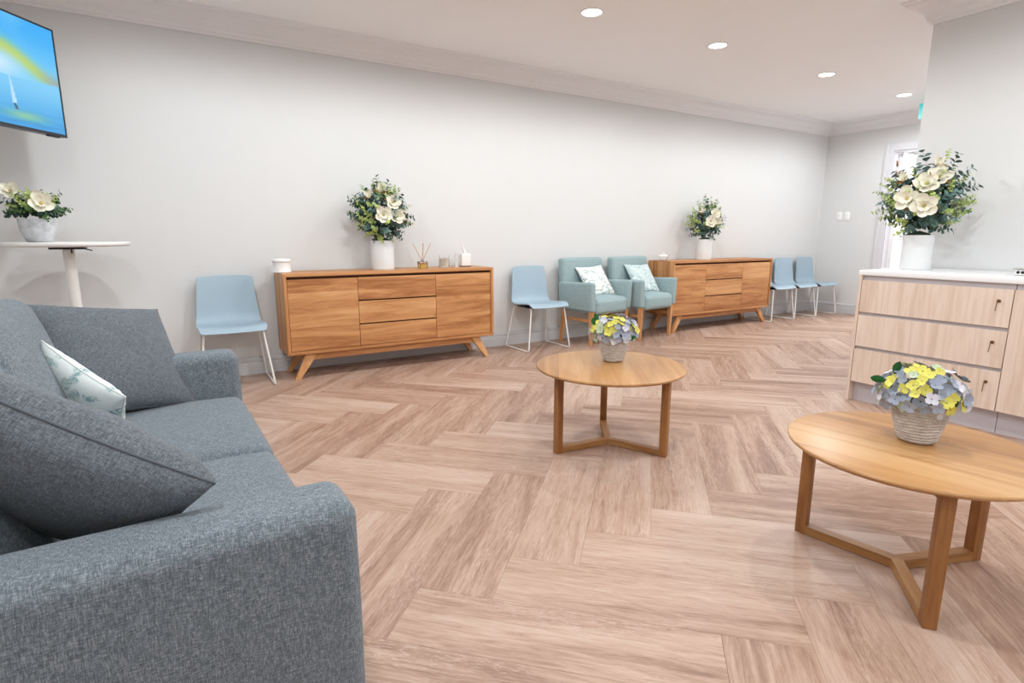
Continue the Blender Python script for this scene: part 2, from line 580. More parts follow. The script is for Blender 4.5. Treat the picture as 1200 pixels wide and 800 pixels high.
def glass(name, col=(1, 1, 1, 1), rough=0.02, trans=1.0):
    t = NT(name)
    f = t.noise(t.coord(), 5, 1)
    c2 = tuple(c * .97 for c in col[:3]) + (1,)
    t.base(t.ramp(f, [(.3, col), (.7, c2)])).set(Roughness=rough, Transmission_Weight=trans, IOR=1.45)
    return t.m
MAT['glass'] = glass('clear_glass')
MAT['amber'] = glass('amber_oil', srgb(236, 196, 110))
MAT['wax'] = plain('cream_wax', srgb(240, 230, 212), .55, var=.02)
MAT['frost'] = plain('milky_glass', srgb(238, 234, 232), .25, var=.02, scale=40)

def emit(name, col, s):
    t = NT(name)
    f = t.noise(t.coord(), 3, 1)
    c2 = tuple(c * .98 for c in col[:3]) + (1,)
    c = t.ramp(f, [(.3, col), (.7, c2)])
    t.l(c, t.b.inputs['Emission Color'])
    t.b.inputs['Emission Strength'].default_value = s
    t.base((0.1, .1, .1, 1))
    return t.m
MAT['lamp'] = emit('downlight_diffuser', (1, .985, .96, 1), 14)
MAT['exit'] = emit('exit_sign_green', srgb(20, 206, 200), .9)

# ------------------------------------------------------------------ room shell
def S(o): return tag(o, kind='structure')

def build_room():
    # herringbone floor
    fl = S(box('floor', (X_LEFT, Y_FRONT, -.08), (X_FAR, Y_BACK, -.0125), MAT['subfloor']))
    LEN, WID, GAP = .945, .249, .0003
    a, b = WID / math.sqrt(2), LEN / math.sqrt(2)
    ins, th, drop = .0007, .012, .0004
    def prism(poly):
        n = len(poly)
        c = sum((Vector(p) for p in poly), Vector((0, 0))) / n
        def inset(p, d):
            p = Vector(p)
            return p
        # top polygon moved in along its edge normals
        out = []
        for i in range(n):
            p0, p1, p2 = Vector(poly[i - 1]), Vector(poly[i]), Vector(poly[(i + 1) % n])
            e1, e2 = (p1 - p0).normalized(), (p2 - p1).normalized()
            n1, n2 = Vector((-e1.y, e1.x)), Vector((-e2.y, e2.x))
            dn = 1 + n1.dot(n2)
            out.append(p1 + (n1 + n2) / max(dn, .3) * ins)
        bm = bmesh.new()
        T = [bm.verts.new((p.x, p.y, 0)) for p in out]
        Mv = [bm.verts.new((p[0], p[1], -drop)) for p in poly]
        B = [bm.verts.new((p[0], p[1], -th)) for p in poly]
        bm.faces.new(T)
        for i in range(n):
            j = (i + 1) % n
            bm.faces.new((T[j], T[i], Mv[i], Mv[j]))
            bm.faces.new((Mv[j], Mv[i], B[i], B[j]))
        return bm
    def clip(poly, ax, val, keep_less):
        out = []
        for i in range(len(poly)):
            p, q = poly[i], poly[(i + 1) % len(poly)]
            ip = (p[ax] <= val) == keep_less
            iq = (q[ax] <= val) == keep_less
            if ip: out.append(p)
            if ip != iq:
                t = (val - p[ax]) / (q[ax] - p[ax])
                out.append((p[0] + (q[0] - p[0]) * t, p[1] + (q[1] - p[1]) * t))
        return out
    hx, hy = LEN / 2 - GAP, WID / 2 - GAP
    rect = [(-hx, -hy), (hx, -hy), (hx, hy), (-hx, hy)]
    full = None
    rest = bmesh.new()
    count = 0
    for k in range(-8, 6):
        even = k % 2 == 0
        cx0, cy = 1.033 + (0 if even else a), 1.83 + k * b
        ang = PI / 4 if even else -PI / 4
        ca, sa = math.cos(ang), math.sin(ang)
        for m in range(-12, 26):
            cx = cx0 + m * 2 * a
            W = [(cx + p[0] * ca - p[1] * sa, cy + p[0] * sa + p[1] * ca) for p in rect]
            # room outline is an L: main room, plus the hall beyond the right-hand wall
            lim_y = Y_HALL if min(p[0] for p in W) > X_RIGHT - .3 else Y_FRONT
            C = W
            C = clip(C, 0, X_LEFT + .002, False)
            if len(C) > 2: C = clip(C, 0, X_FAR + .05, True)
            if len(C) > 2: C = clip(C, 1, Y_BACK - .002, True)
            if len(C) > 2: C = clip(C, 1, lim_y + .002, False)
            if len(C) > 2 and lim_y == Y_FRONT and min(p[1] for p in C) < Y_HALL: C = clip(C, 0, X_RIGHT + .25, True)
            if len(C) < 3: continue
            area = abs(sum(C[i - 1][0] * C[i][1] - C[i][0] * C[i - 1][1] for i in range(len(C)))) / 2
            if area < .004: continue
            loc = [((p[0] - cx) * ca + (p[1] - cy) * sa, -(p[0] - cx) * sa + (p[1] - cy) * ca) for p in C]
            if max(p[1] for p in C) < -.35:       # behind the viewpoint
                tmp = prism(loc)
                join(rest, tmp, Matrix.Translation((cx, cy, 0)) @ Matrix.Rotation(ang, 4, 'Z'))
                continue
            if area > LEN * WID * .985:
                if full is None:
                    o = link('plank', prism(rect), MAT['plank'], fl)
                    full = o.data
                else:
                    o = link('plank', full, MAT['plank'], fl)
            else:
                o = link('plank', prism(loc), MAT['plank'], fl)
            o.location = (cx, cy, 0)
            o.rotation_euler = (0, 0, ang)
            count += 1
    tag(link('plank_field', rest, MAT['plank'], fl), kind='stuff')

    S(box('ceiling', (X_LEFT - .1, Y_FRONT - .1, Z_CEIL), (X_FAR + .12, Y_BACK + .1, Z_CEIL + .1), MAT['ceiling']))
    S(box('wall_back', (X_LEFT - .1, Y_BACK, -.08), (X_FAR + .12, Y_BACK + .1, Z_CEIL), MAT['wall']))
    S(box('wall_left', (X_LEFT - .1, Y_FRONT, -.08), (X_LEFT, Y_BACK, Z_CEIL), MAT['wall']))
    S(box('wall_front', (X_LEFT - .1, Y_FRONT - .1, -.08), (X_RIGHT, Y_FRONT, Z_CEIL), MAT['wall']))
    S(box('wall_right', (X_RIGHT, Y_FRONT - .1, -.08), (X_FAR, Y_HALL, Z_CEIL), MAT['wall']))
    # far wall with a doorway
    dy0, dy1, dz = 3.22, 4.10, 2.29
    bm = bmesh.new()
    bm_box(bm, (X_FAR, dy1, -.08), (X_FAR + .12, Y_BACK, Z_CEIL))
    bm_box(bm, (X_FAR, Y_HALL - .1, -.08), (X_FAR + .12, dy0, Z_CEIL))
    bm_box(bm, (X_FAR, dy0, dz), (X_FAR + .12, dy1, Z_CEIL))
    S(link('wall_far', bm, MAT['wall']))
    # door frame: jambs, head, architraves
    fr = S(thing('door_1', None, None, (X_FAR, (dy0 + dy1) / 2, 0)))
    hw = (dy1 - dy0) / 2
    for s in (1, -1):
        box('jamb', (-.005, s * hw - (.03 if s > 0 else 0), 0), (.125, s * hw + (0 if s > 0 else .03), dz), MAT['door_frame'], fr)
        y0, y1 = sorted((s * (hw - .012), s * (hw + .095)))
        bm = bmesh.new()
        bm_box(bm, (-.022, y0, 0), (0, y1, dz + .095), .006)
        ya, yb = sorted((s * (hw + .055), s * (hw + .09)))
        bm_box(bm, (-.03, ya, 0), (-.02, yb, dz + .09), .004)
        link('architrave', bm, MAT['door_frame'], fr)
    box('jamb', (-.005, -hw + .03, dz - .03), (.125, hw - .03, dz), MAT['door_frame'], fr)
    bm = bmesh.new()
    bm_box(bm, (-.022, -hw + .012, dz - .012), (0, hw - .012, dz + .095), .006)
    link('architrave', bm, MAT['door_frame'], fr)
    for z in (2.12, 1.98):
        box('hinge', (.06, hw - .045, z - .035), (.09, hw - .029, z + .035), MAT['brass'], fr, .003)
    # door leaf swung into the room beyond
    lf = box('door_leaf', (.125, hw - .075, .01), (.985, hw - .035, dz - .035), MAT['trim'], fr, .003)
    for z0, z1 in ((.15, .95), (1.1, 2.1)):
        box('panel_moulding', (.25, hw - .082, z0), (.87, hw - .074, z1), MAT['trim'], lf, .003)
    # the bright room beyond the doorway
    ax0, ax1, ay0, ay1 = X_FAR + .12, X_FAR + 2.3, 2.4, 4.9
    S(box('floor_annex', (ax0 - .1, ay0, -.08), (ax1, ay1, 0), MAT['kick']))
    S(box('ceiling_annex', (ax0, ay0, 2.6), (ax1, ay1, 2.7), MAT['ceiling']))
    S(box('wall_annex_far', (ax1, ay0, -.08), (ax1 + .1, ay1, 2.7), MAT['wall']))
    S(box('wall_annex_left', (ax0, ay1, -.08), (ax1, ay1 + .1, 2.7), MAT['wall']))
    S(box('wall_annex_right', (ax0, ay0 - .1, -.08), (ax1, ay0, 2.7), MAT['wall']))
    bm = bmesh.new()
    bm_box(bm, (ax1 - .012, ay0, .84), (ax1, ay1, .90), .004)
    bm_box(bm, (ax1 - .02, ay0, .90), (ax1, ay1, .925), .004)
    S(link('trim_6', bm, MAT['skirting']))
    ld = bpy.data.lights.new('annex_lamp', 'AREA')
    ld.energy = 60
    ld.size = .5
    la = thing('ceiling_panel_light', 'square ceiling light panel in the bright room beyond the doorway', 'light', (ax0 + 1.0, 3.6, 2.6))
    box('panel', (-.3, -.3, -.02), (.3, .3, 0), MAT['lamp'], la)
    lo = bpy.data.objects.new('lamp', ld)
    COL.objects.link(lo)
    lo.parent = la
    lo.location = (0, 0, -.03)

    # cornice: perimeter walked with the room on the right-hand side
    Z = Z_CEIL
    corn = [(0, Z - .155), (.012, Z - .155), (.018, Z - .14), (.03, Z - .135), (.036, Z - .115)]
    for k in range(7):
        t = k / 6 * PI / 2
        corn.append((.045 + .075 * (1 - math.cos(t)), Z - .105 + .07 * math.sin(t)))
    corn += [(.135, Z - .03), (.14, Z - .018), (.155, Z - .014), (.16, Z), (0, Z)]
    nB, nF, nH, nR, nFr, nL = (0, -1), (-1, 0), (0, 1), (-1, 0), (0, 1), (1, 0)
    P = [(X_LEFT, Y_BACK), (X_FAR, Y_BACK), (X_FAR, Y_HALL), (X_RIGHT, Y_HALL), (X_RIGHT, Y_FRONT), (X_LEFT, Y_FRONT)]
    sweep_trim('trim_1', P[0], P[1], nL, nF, corn, MAT['trim'])
    sweep_trim('trim_2', P[1], P[2], nB, nH, corn, MAT['trim'])
    sweep_trim('trim_3', P[2], P[3], nF, nR, corn, MAT['trim'])
    sweep_trim('trim_4', P[3], P[4], nH, nFr, corn, MAT['trim'])
    sweep_trim('trim_5', P[5], P[0], nFr, nB, corn, MAT['trim'])
    skirt = [(0, 0), (.02, 0), (.02, .092), (.0165, .097), (.0165, .106), (.019, .110), (.019, .128), (.014, .140), (.008, .144), (0, .146)]
    sweep_trim('baseboard_back', P[0], P[1], nL, nF, skirt, MAT['skirting'])
    sweep_trim('baseboard_far', P[1], (X_FAR, dy1 + .095), nB, None, skirt, MAT['skirting'])
    sweep_trim('baseboard_hall', P[2], P[3], nF, nR, skirt, MAT['skirting'])
    sweep_trim('baseboard_right', P[3], P[4], nH, nFr, skirt, MAT['skirting'])
    sweep_trim('baseboard_left', P[5], P[0], nFr, nB, skirt, MAT['skirting'])
build_room()

# ------------------------------------------------------------------ ceiling downlights
def build_downlights():
    ring = bm_lathe(bmesh.new(), [(.070, -.001), (.073, -.006), (.082, -.007), (.0865, -.003), (.0865, 0), (.070, 0), (.070, -.001)], 32)
    ring_me = None
    spots = [(2.83, 3.52, 'round recessed downlight nearest the viewer in the visible ceiling row'),
             (4.22, 3.52, 'round recessed downlight second in the visible ceiling row'),
             (5.89, 3.53, 'round recessed downlight third in the visible ceiling row'),
             (7.49, 3.53, 'round recessed downlight farthest along, near the green sign')]
    hid = [(1.44, 3.52), (.05, 3.52), (-.35, 1.2), (1.25, 1.2), (2.83, 1.2), (-.35, -1.1), (1.25, -1.1), (2.83, -1.1), (4.0, 0.1), (7.3, 2.66)]  # assumed unseen fixtures; the last is added to brighten the far hall
    spots += [(x, y, 'assumed round recessed downlight in the ceiling out of view overhead') for x, y in hid]
    disc = None
    for i, (x, y, lab) in enumerate(spots):
        t = thing('downlight', lab, 'downlight', (x, y, Z_CEIL), group='ceiling downlights' if i > 3 else 'visible row of downlights')
        if ring_me is None:
            o = link('trim_ring', ring, MAT['white_metal'], t, smooth=.6)
            ring_me = o.data
            d = bm_lathe(bmesh.new(), [(0, -.004), (.045, -.0035), (.070, -.001), (.070, 0), (0, 0)], 32)
            disc = link('diffuser', d, MAT['lamp'], t, smooth=.6).data
        else:
            link('trim_ring', ring_me, MAT['white_metal'], t)
            link('diffuser', disc, MAT['lamp'], t)
        ld = bpy.data.lights.new('downlight_lamp', 'SPOT')
        ld.energy = LAMP_W
        ld.color = LAMP_COL
        ld.spot_size = math.radians(175)
        ld.spot_blend = .38
        ld.shadow_soft_size = .055
        lo = bpy.data.objects.new('lamp', ld)
        COL.objects.link(lo)
        lo.parent = t
        lo.location = (0, 0, -.02)
build_downlights()

# ------------------------------------------------------------------ sideboards
def build_sideboard():
    t = thing('sideboard', 'long oak sideboard nearer the viewer, carrying the reed diffuser and a flower vase', 'sideboard',
              (1.67, 4.795, 0), 0, 'oak sideboards along the back wall')
    HX, Y0, Y1, Z0, Z1, TH = .93, -.205, .2, .205, .85, .026
    ch = .008
    # mitred case with chamfered front edges
    bm = bm_prism(bmesh.new(), [(-HX, Z1), (HX, Z1), (HX - TH, Z1 - TH), (-HX + TH, Z1 - TH)], 'y', Y0, Y1)
    bmesh.ops.bevel(bm, geom=[e for e in bm.edges if all(abs(v.co.y - Y0) < 1e-4 for v in e.verts)], offset=ch * .6, segments=2, affect='EDGES')
    link('top_panel', bm, MAT['oak_plain_x'], t)
    bm = bm_prism(bmesh.new(), [(-HX, Z0), (HX, Z0), (HX - TH, Z0 + TH), (-HX + TH, Z0 + TH)], 'y', Y0, Y1)
    bmesh.ops.bevel(bm, geom=[e for e in bm.edges if all(abs(v.co.y - Y0) < 1e-4 for v in e.verts)], offset=ch * .6, segments=2, affect='EDGES')
    link('bottom_panel', bm, MAT['oak_plain_x'], t)
    for s in (-1, 1):
        bm = bm_prism(bmesh.new(), [(s * HX, Z0), (s * HX, Z1), (s * (HX - TH), Z1 - TH), (s * (HX - TH), Z0 + TH)], 'y', Y0, Y1)
        bmesh.ops.bevel(bm, geom=[e for e in bm.edges if all(abs(v.co.y - Y0) < 1e-4 for v in e.verts)], offset=ch * .6, segments=2, affect='EDGES')
        link('side_panel', bm, MAT['oak_z'], t)
    box('back_panel', (-HX + TH, Y1 - .012, Z0 + TH), (HX - TH, Y1 - .002, Z1 - TH), MAT['oak_shadow'], t)
    box('carcass', (-HX + TH, Y0 + .04, Z0 + TH), (HX - TH, Y0 + .05, Z1 - TH), MAT['oak_shadow'], t)  # dark sheet close behind the fronts, gap shade put into its colour
    zi0, zi1 = Z0 + TH + .003, .803
    fy0, fy1 = Y0 + .012, Y0 + .034
    xi = HX - TH - .003
    for s, x0, x1 in ((-1, -xi, -.352), (1, .347, xi)):
        box('door', (x0, fy0, zi0), (x1, fy1, zi1), MAT['oak_x'], t, .0015, 1)
    for z0, z1 in ((zi0, .409), (.4205, .606), (.6175, zi1)):
        box('drawer', (-.3485, fy0, z0), (.3435, fy1, z1), MAT['oak_x'], t, .0015, 1)
    # stand
    for y in (-.165, .135):
        box('apron', (-.74, y, .150), (.74, y + .026, Z0), MAT['oak_plain_x'], t, .002)
    for s in (-1, 1):
        for y in (-.168, .13):
            poly = [(s * .705, Z0), (s * .79, Z0), (s * .888, 0), (s * .848, 0), (s * .735, .150)]
            b = bm_prism(bmesh.new(), poly, 'y', y - .004, y + .034)
            # slight outward rake front and back
            for v in b.verts:
                v.co.y += (-.022 if y < 0 else .02) * (1 - v.co.z / Z0)
            bmesh.ops.bevel(b, geom=list(b.edges), offset=.003, segments=2, affect='EDGES')
            link('leg', b, MAT['beech'], t)
    return t
sb = build_sideboard()
sb2 = copy_tree(sb)
sb2.location = (5.93, 4.795, 0)
sb2['label'] = 'oak sideboard standing between the blue armchairs and the pair of plastic chairs near the corner'

# ------------------------------------------------------------------ plastic chairs
def build_chair():
    t = thing('sled_chair', 'pale blue plastic chair between the sofa arm and the nearer oak sideboard', 'chair',
              (.37, 4.755, 0), 0, 'pale blue sled-base chairs')
    prof = [(-.238, .432), (-.225, .446), (-.19, .456), (-.13, .456), (-.06, .450), (.01, .443), (.07, .441), (.115, .447),
            (.150, .466), (.172, .497), (.183, .54), (.190, .60), (.197, .67), (.205, .75), (.211, .80), (.216, .83)]
    wid = [.425, .448, .462, .468, .470, .470, .468, .466, .462, .455, .446, .434, .422, .406, .397, .388]
    n = 14
    bm = bmesh.new()
    rows = []
    N = len(prof)
    for i, ((y, z), wd) in enumerate(zip(prof, wid)):
        row = []
        back = min(1, max(0, (i - 6) / 4))
        for k in range(n + 1):
            u = 2 * k / n - 1
            x = wd / 2 * u
            yy = y - back * .030 * u * u
            zz = z + (1 - back) * .016 * u * u * (1 if i > 1 else .3)
            if i == N - 1: zz -= .012 * abs(u) ** 6
            row.append(bm.verts.new((x, yy, zz)))
        rows.append(row)
    for a, b in zip(rows, rows[1:]):
        for k in range(n):
            bm.faces.new((a[k], a[k + 1], b[k + 1], b[k]))
    bmesh.ops.recalc_face_normals(bm, faces=bm.faces)
    bmesh.ops.solidify(bm, geom=list(bm.faces), thickness=.009)
    link('seat_shell', bm, MAT['chair_shell'], t, smooth=.9)
    fz = .008
    for s in (-1, 1):
        pts = [(s * .19, .13, .435), (s * .19, -.16, .428), (s * .20, -.185, .425), (s * .2525, -.225, fz), (s * .2525, .215, fz), (s * .205, .13, .42), (s * .19, .10, .432)]
        b = bm_tube(bmesh.new(), smooth_path(pts[1:-1], .028), .0078, 8)
        link('sled_leg', b, MAT['white_metal'], t, smooth=.8)
    for y in (-.15, .115):
        b = bm_tube(bmesh.new(), [(-.2, y, .424), (.2, y, .424)], .006, 8)
        link('cross_bar', b, MAT['white_metal'], t, smooth=.8)
    box('seat_bracket', (-.17, -.165, .422), (.17, .125, .436), MAT['black'], t, .003)
    return t
ch = build_chair()
for x, lab in ((3.213, 'pale blue plastic chair between the nearer oak sideboard and a blue armchair'),
               (7.105, 'blue plastic chair almost hidden by the end of the far sideboard, mostly legs showing'),
               (7.625, 'pale blue plastic chair on white wire legs, middle of the three by the corner'),
               (8.145, 'pale blue plastic chair on white wire legs, in the room corner, farthest from the viewer')):
    c = copy_tree(ch)
    c.location = (x, 4.755, 0)
    c['label'] = lab

# ------------------------------------------------------------------ armchairs
def build_armchair():
    t = thing('armchair', 'duck-egg blue upholstered armchair with wooden legs and white leaf-print cushion, nearer of the two', 'armchair',
              (3.925, 4.70, 0), math.radians(8), 'duck-egg blue armchairs')
    A = MAT['arm_blue']
    W = .315
    # reclined back: shear in y
    def lean(q):
        q.y += .055 * ((q.z + .26) / .52)
        return q
    b = soft_box('backrest', (W * 2 - .005, .10, .50), .03, A, t, (0, .006), 8, .002, 3, shape=lean)
    b.location = (0, .175, .655)
    s_ = soft_box('seat', (W * 2 - .14, .50, .16), .04, A, t, (.03, .008), 8, .002, 5)
    s_.location = (0, -.01, .415)
    box('seat_rail', (-W + .03, -.225, .35), (W - .03, .19, .395), A, t, .01)
    for s in (-1, 1):
        def armshape(q, s=s):
            top = (q.z + .15) / .3
            q.x += s * .02 * max(0, top)
            q.z += .012 * (-q.y / .25) * max(0, top)
            return q
        a = soft_box('arm', (.068, .49, .295), .022, A, t, (0, .003), 6, .0015, 7 + s, shape=armshape)
        a.location = (s * (W - .036), -.005, .515)
        # wooden legs
        for yf, y, back in ((-.222, -.205, False), (.20, .19, True)):
            q0, q1 = .024, .015
            bm = bmesh.new()
            x = s * (W - .045)
            oy = .05 if back else 0.0
            top = [bm.verts.new((x + dx * q0, y + dy * q0, .375)) for dx, dy in ((-1, -1), (1, -1), (1, 1), (-1, 1))]
            bot = [bm.verts.new((x + dx * q1, y + oy + dy * q1, 0)) for dx, dy in ((-1, -1), (1, -1), (1, 1), (-1, 1))]
            for i in range(4):
                j = (i + 1) % 4
                bm.faces.new((top[i], top[j], bot[j], bot[i]))
            bm.faces.new(top); bm.faces.new(bot[::-1])
            bmesh.ops.bevel(bm, geom=list(bm.edges), offset=.003, segments=2, affect='EDGES')
            link('leg', bm, MAT['beech'], t)
        box('stretcher', (s * (W - .045) - .009, -.20, .255), (s * (W - .045) + .009, .205, .285), MAT['oak_y'], t, .002)
    return t
ac = build_armchair()
ac2 = copy_tree(ac)
ac2.location = (4.615, 4.70, 0)
ac2['label'] = 'duck-egg blue upholstered armchair with wooden legs and grey floral cushion, beside the far oak sideboard'

def world_frame(loc, rz, centre, ex, ey):
    m = Matrix.Rotation(rz, 3, 'Z')
    return (Vector(loc) + m @ Vector(centre), m @ Vector(ex), m @ Vector(ey))
scatter_cushion('scatter_cushion', 'white leaf-print cushion leaning in the nearer blue armchair', MAT['leaf_white'], MAT['seam_white'],
                world_frame((3.925, 4.70, 0), math.radians(8), (.03, .025, .66), (.97, -.06, .04), (-.05, .60, .80)), .38, .38, .11, 2, 'printed cushions in the armchairs')
scatter_cushion('scatter_cushion', 'grey-blue floral cushion leaning in the farther blue armchair', MAT['leaf_grey'], MAT['seam_white'],
                world_frame((4.615, 4.70, 0), math.radians(8), (.03, .025, .662), (.97, -.10, -.02), (-.05, .58, .81)), .38, .38, .11, 5, 'printed cushions in the armchairs')

# ------------------------------------------------------------------ coffee tables
def build_coffee_table():
    t = thing('coffee_table', 'round oak coffee table with three-legged base, in the middle of the floor before the armchairs', 'coffee table',
              (2.011, 2.262, 0), math.radians(54), 'round oak coffee tables')
    R, Z1 = .405, .452
    prof = [(0, Z1 - .022), (R - .035, Z1 - .022), (R - .012, Z1 - .018), (R - .001, Z1 - .010), (R, Z1 - .005), (R - .003, Z1 - .001), (R - .007, Z1), (0, Z1)]
    link('table_top', bm_lathe(bmesh.new(), prof, 96), MAT['table_top'], t, smooth=.5)
    r0, r1, w2, hb = .301, .340, .019, .036
    for k in range(3):
        a = k * 2 * PI / 3
        lg = bm_box(bmesh.new(), (r0, -w2, 0), (r1, w2, Z1 - .022), .0025)
        l = link('leg', lg, MAT['table_leg'], t, smooth=.7)
        l.rotation_euler = (0, 0, a)
        # floor bar mitred at the centre (three 60-degree wedges)
        e = w2 / math.tan(math.radians(60))
        for nm, z0, z1 in (('floor_bar', .003, hb), ('top_bar', Z1 - .05, Z1 - .0225)):
            ww = w2 if nm == 'floor_bar' else .02
            e = ww / math.tan(math.radians(60))
            bm = bm_prism(bmesh.new(), [(0, 0), (e, -ww), (r0, -ww), (r0, ww), (e, ww)], 'z', z0, z1)
            o = link(nm, bm, MAT['table_bar'], t)
            o.rotation_euler = (0, 0, a)
    return t
ct = build_coffee_table()
ct2 = copy_tree(ct)
ct2.location = (2.09, .822, 0)
ct2.rotation_euler = (0, 0, math.radians(99))
for c in ct2.children:
    if c.name.startswith('table_top'): c.scale = (.94, .94, 1)
ct2['label'] = 'round oak coffee table with three-legged base, closest to the viewer beside the drawer cabinet'

# ------------------------------------------------------------------ reception cabinet
def build_cabinet():
    XF, XB = 4.04, X_RIGHT - .022
    Yl = 2.045
    A, K = MAT['ash'], MAT['kick']
    def unit(name, label, y1, y0, drawers, end):
        t = thing(name, label, 'cabinet', (XF, (y0 + y1) / 2, 0))
        h = (y1 - y0) / 2
        d = XB - XF
        pl = end
        yl = h - (.02 if pl else .001)
        box('carcass', (.022, -h + .001, .14), (d, yl, .884), K, t)
        box('kickboard', (.06, -h + .001, 0), (.078, yl, .14), K, t)
        if pl:
            box('end_panel', (0, h - .019, 0), (d, h, .884), A, t, .0008, 1)
        if drawers:
            rows = [(.143, .375), (.397, .612), (.634, .852)]
            for z0, z1 in rows:
                f = box('drawer', (.001, -h + .0015, z0), (.02, yl - .003, z1), A, t, .0008, 1)
                ly, lz = -h + .062, z1 - .068
                lk = bm_lathe(bmesh.new(), [(0, 0), (.0095, 0), (.0095, .006), (.007, .008), (0, .008)], 20)
                bmesh.ops.rotate(lk, verts=lk.verts, matrix=Matrix.Rotation(-PI / 2, 3, 'Y'))
                bmesh.ops.translate(lk, verts=lk.verts, vec=(.001, ly, lz))
                link('lock', lk, MAT['brass'], f)
                key = bmesh.new()
                bm_box(key, (-.022, ly - .0012, lz - .003), (-.006, ly + .0012, lz + .003))
                bm_box(key, (-.030, ly - .0015, lz - .010), (-.021, ly + .0015, lz + .010), .0012)
                bm_tube(key, [(-.026, ly, lz - .008), (-.024, ly + .002, lz - .03), (-.018, ly + .006, lz - .058)], .0022, 6)
                link('key', key, MAT['brass'], f)
        else:
            nd = 2 if h > .4 else 1
            wd = 2 * h / nd
            for i in range(nd):
                f = box('door', (.001, -h + i * wd + .0015, .143), (.02, -h + (i + 1) * wd - .0015, .852), A, t, .0008, 1)
        return t
    unit('drawer_cabinet', 'pale ash drawer cabinet with three keyed drawers below the white benchtop', Yl, 1.205, True, True)
    unit('cupboard', 'pale ash cupboard with tall plain door to the right of the keyed drawers', 1.204, .604, False, False)
    unit('cupboard', 'pale ash cupboard farther right along the same run, out of view', .603, -.30, False, False)
    o = box('benchtop', (XF - .004, -.30, .885), (XB, Yl + .004, .918), MAT['bench'], None, .003)
    tag(o, 'long white benchtop on the pale ash cabinets', 'benchtop')
    # desk power box
    t = thing('power_box', 'silver desk power box with dark sockets on the white benchtop', 'power box', (4.30, 1.30, .918))
    box('housing', (0, -.20, 0), (.07, 0.0, .036), MAT['silver_box'], t, .005)
    box('lid', (-.012, -.205, .036), (.07, .008, .044), MAT['chrome'], t, .003)
    fp = box('face_plate', (-.003, -.19, .004), (0, -.004, .034), MAT['white_top'], t, .001)
    for k in range(3):
        for s in (-1, 1):
            b = bm_lathe(bmesh.new(), [(0, 0), (.0085, 0), (.0085, .003), (0, .003)], 16)
            bmesh.ops.rotate(b, verts=b.verts, matrix=Matrix.Rotation(-PI / 2, 3, 'Y'))
            bmesh.ops.translate(b, verts=b.verts, vec=(-.0025, -.03 - k * .062 + s * .0105, .019))
            link('socket', b, MAT['black'], fp)
build_cabinet()

# ------------------------------------------------------------------ sofa (faces +x, runs along y)
def build_sofa():
    t = thing('sofa', 'grey woven two-seat sofa with square arms in the left foreground', 'sofa', (-.19, 1.965, 0), math.radians(1.6))
    F = MAT['sofa']
    L, XF, XB = 1.87, .445, -.47
    AH, AT = .625, .165
    for s in (-1, 1):
        def bow(q, s=s):
            return q
        a = soft_box('arm', (XF - XB, AT, AH - .055), .038, F, t, (.004, .004), 12, .0012, 3 + s, arc=5)
        a.location = ((XF + XB) / 2, s * (L / 2 - AT / 2), .055 + (AH - .055) / 2)
    ins = L - 2 * AT
    box('base', (XB + .03, -ins / 2 - .02, .075), (XF - .02, ins / 2 + .02, .29), F, t, .015)
    b = soft_box('back_frame', (.19, ins + .02, .70), .05, F, t, (0, .004), 10, .001, 9, shape=lambda q: Vector((q.x - .10 * (q.z + .35) / .7, q.y, q.z)))
    b.location = (XB + .125, 0, .47)
    for s in (-1, 1):
        c = soft_box('seat_cushion', (.70, ins / 2 - .004, .16), .045, F, t, (.022, .006), 12, .0015, 20 + s)
        c.location = (XF - .352, s * ins / 4, .355)
        b = soft_box('back_cushion', (.17, ins / 2 - .006, .50), .045, F, t, (.01, .02), 10, .003, 30 + s,
                     shape=lambda q: Vector((q.x - .17 * (q.z + .25) / .5, q.y, q.z)))
        b.location = (XB + .305, s * ins / 4, .665)
    for x in (XB + .08, XF - .08):
        for s in (-1, 1):
            lg = bm_lathe(bmesh.new(), [(0, 0), (.02, 0), (.026, .08), (0, .08)], 16)
            o = link('foot', lg, MAT['black'], t, smooth=.6)
            o.location = (x, s * (L / 2 - .08), 0)
build_sofa()

def quad_frame(A, B, C):
    """cushion frame from three of its corners (B between A and C)"""
    A, B, C = Vector(A), Vector(B), Vector(C)
    return ((A + C) / 2, B - A, C - B)
scatter_cushion('scatter_cushion', 'large grey woven cushion propped upright against the far sofa arm', MAT['cushion_grey'], MAT['seam_grey'],
                quad_frame((-.484, 2.761, .864), (-.085, 3.0, .791), (.034, 2.73, .44)), .52, .52, .20, 1, 'grey cushions on the sofa')
scatter_cushion('scatter_cushion', 'large grey woven cushion slumped over the near sofa arm in the foreground', MAT['cushion_grey'], MAT['seam_grey'],
                quad_frame((-.345, 1.235, .932), (.036, 1.152, .679), (-.072, 1.51, .412)), .47, .47, .20, 4, 'grey cushions on the sofa', puff=.33)
scatter_cushion('scatter_cushion', 'pale leaf-print cushion tucked between the two grey sofa cushions', MAT['leaf_sofa'], MAT['seam_white'],
                ((-.30, 2.36, .56), (.55, -.55, -.42), (-.42, .25, .80)), .36, .36, .12, 8)

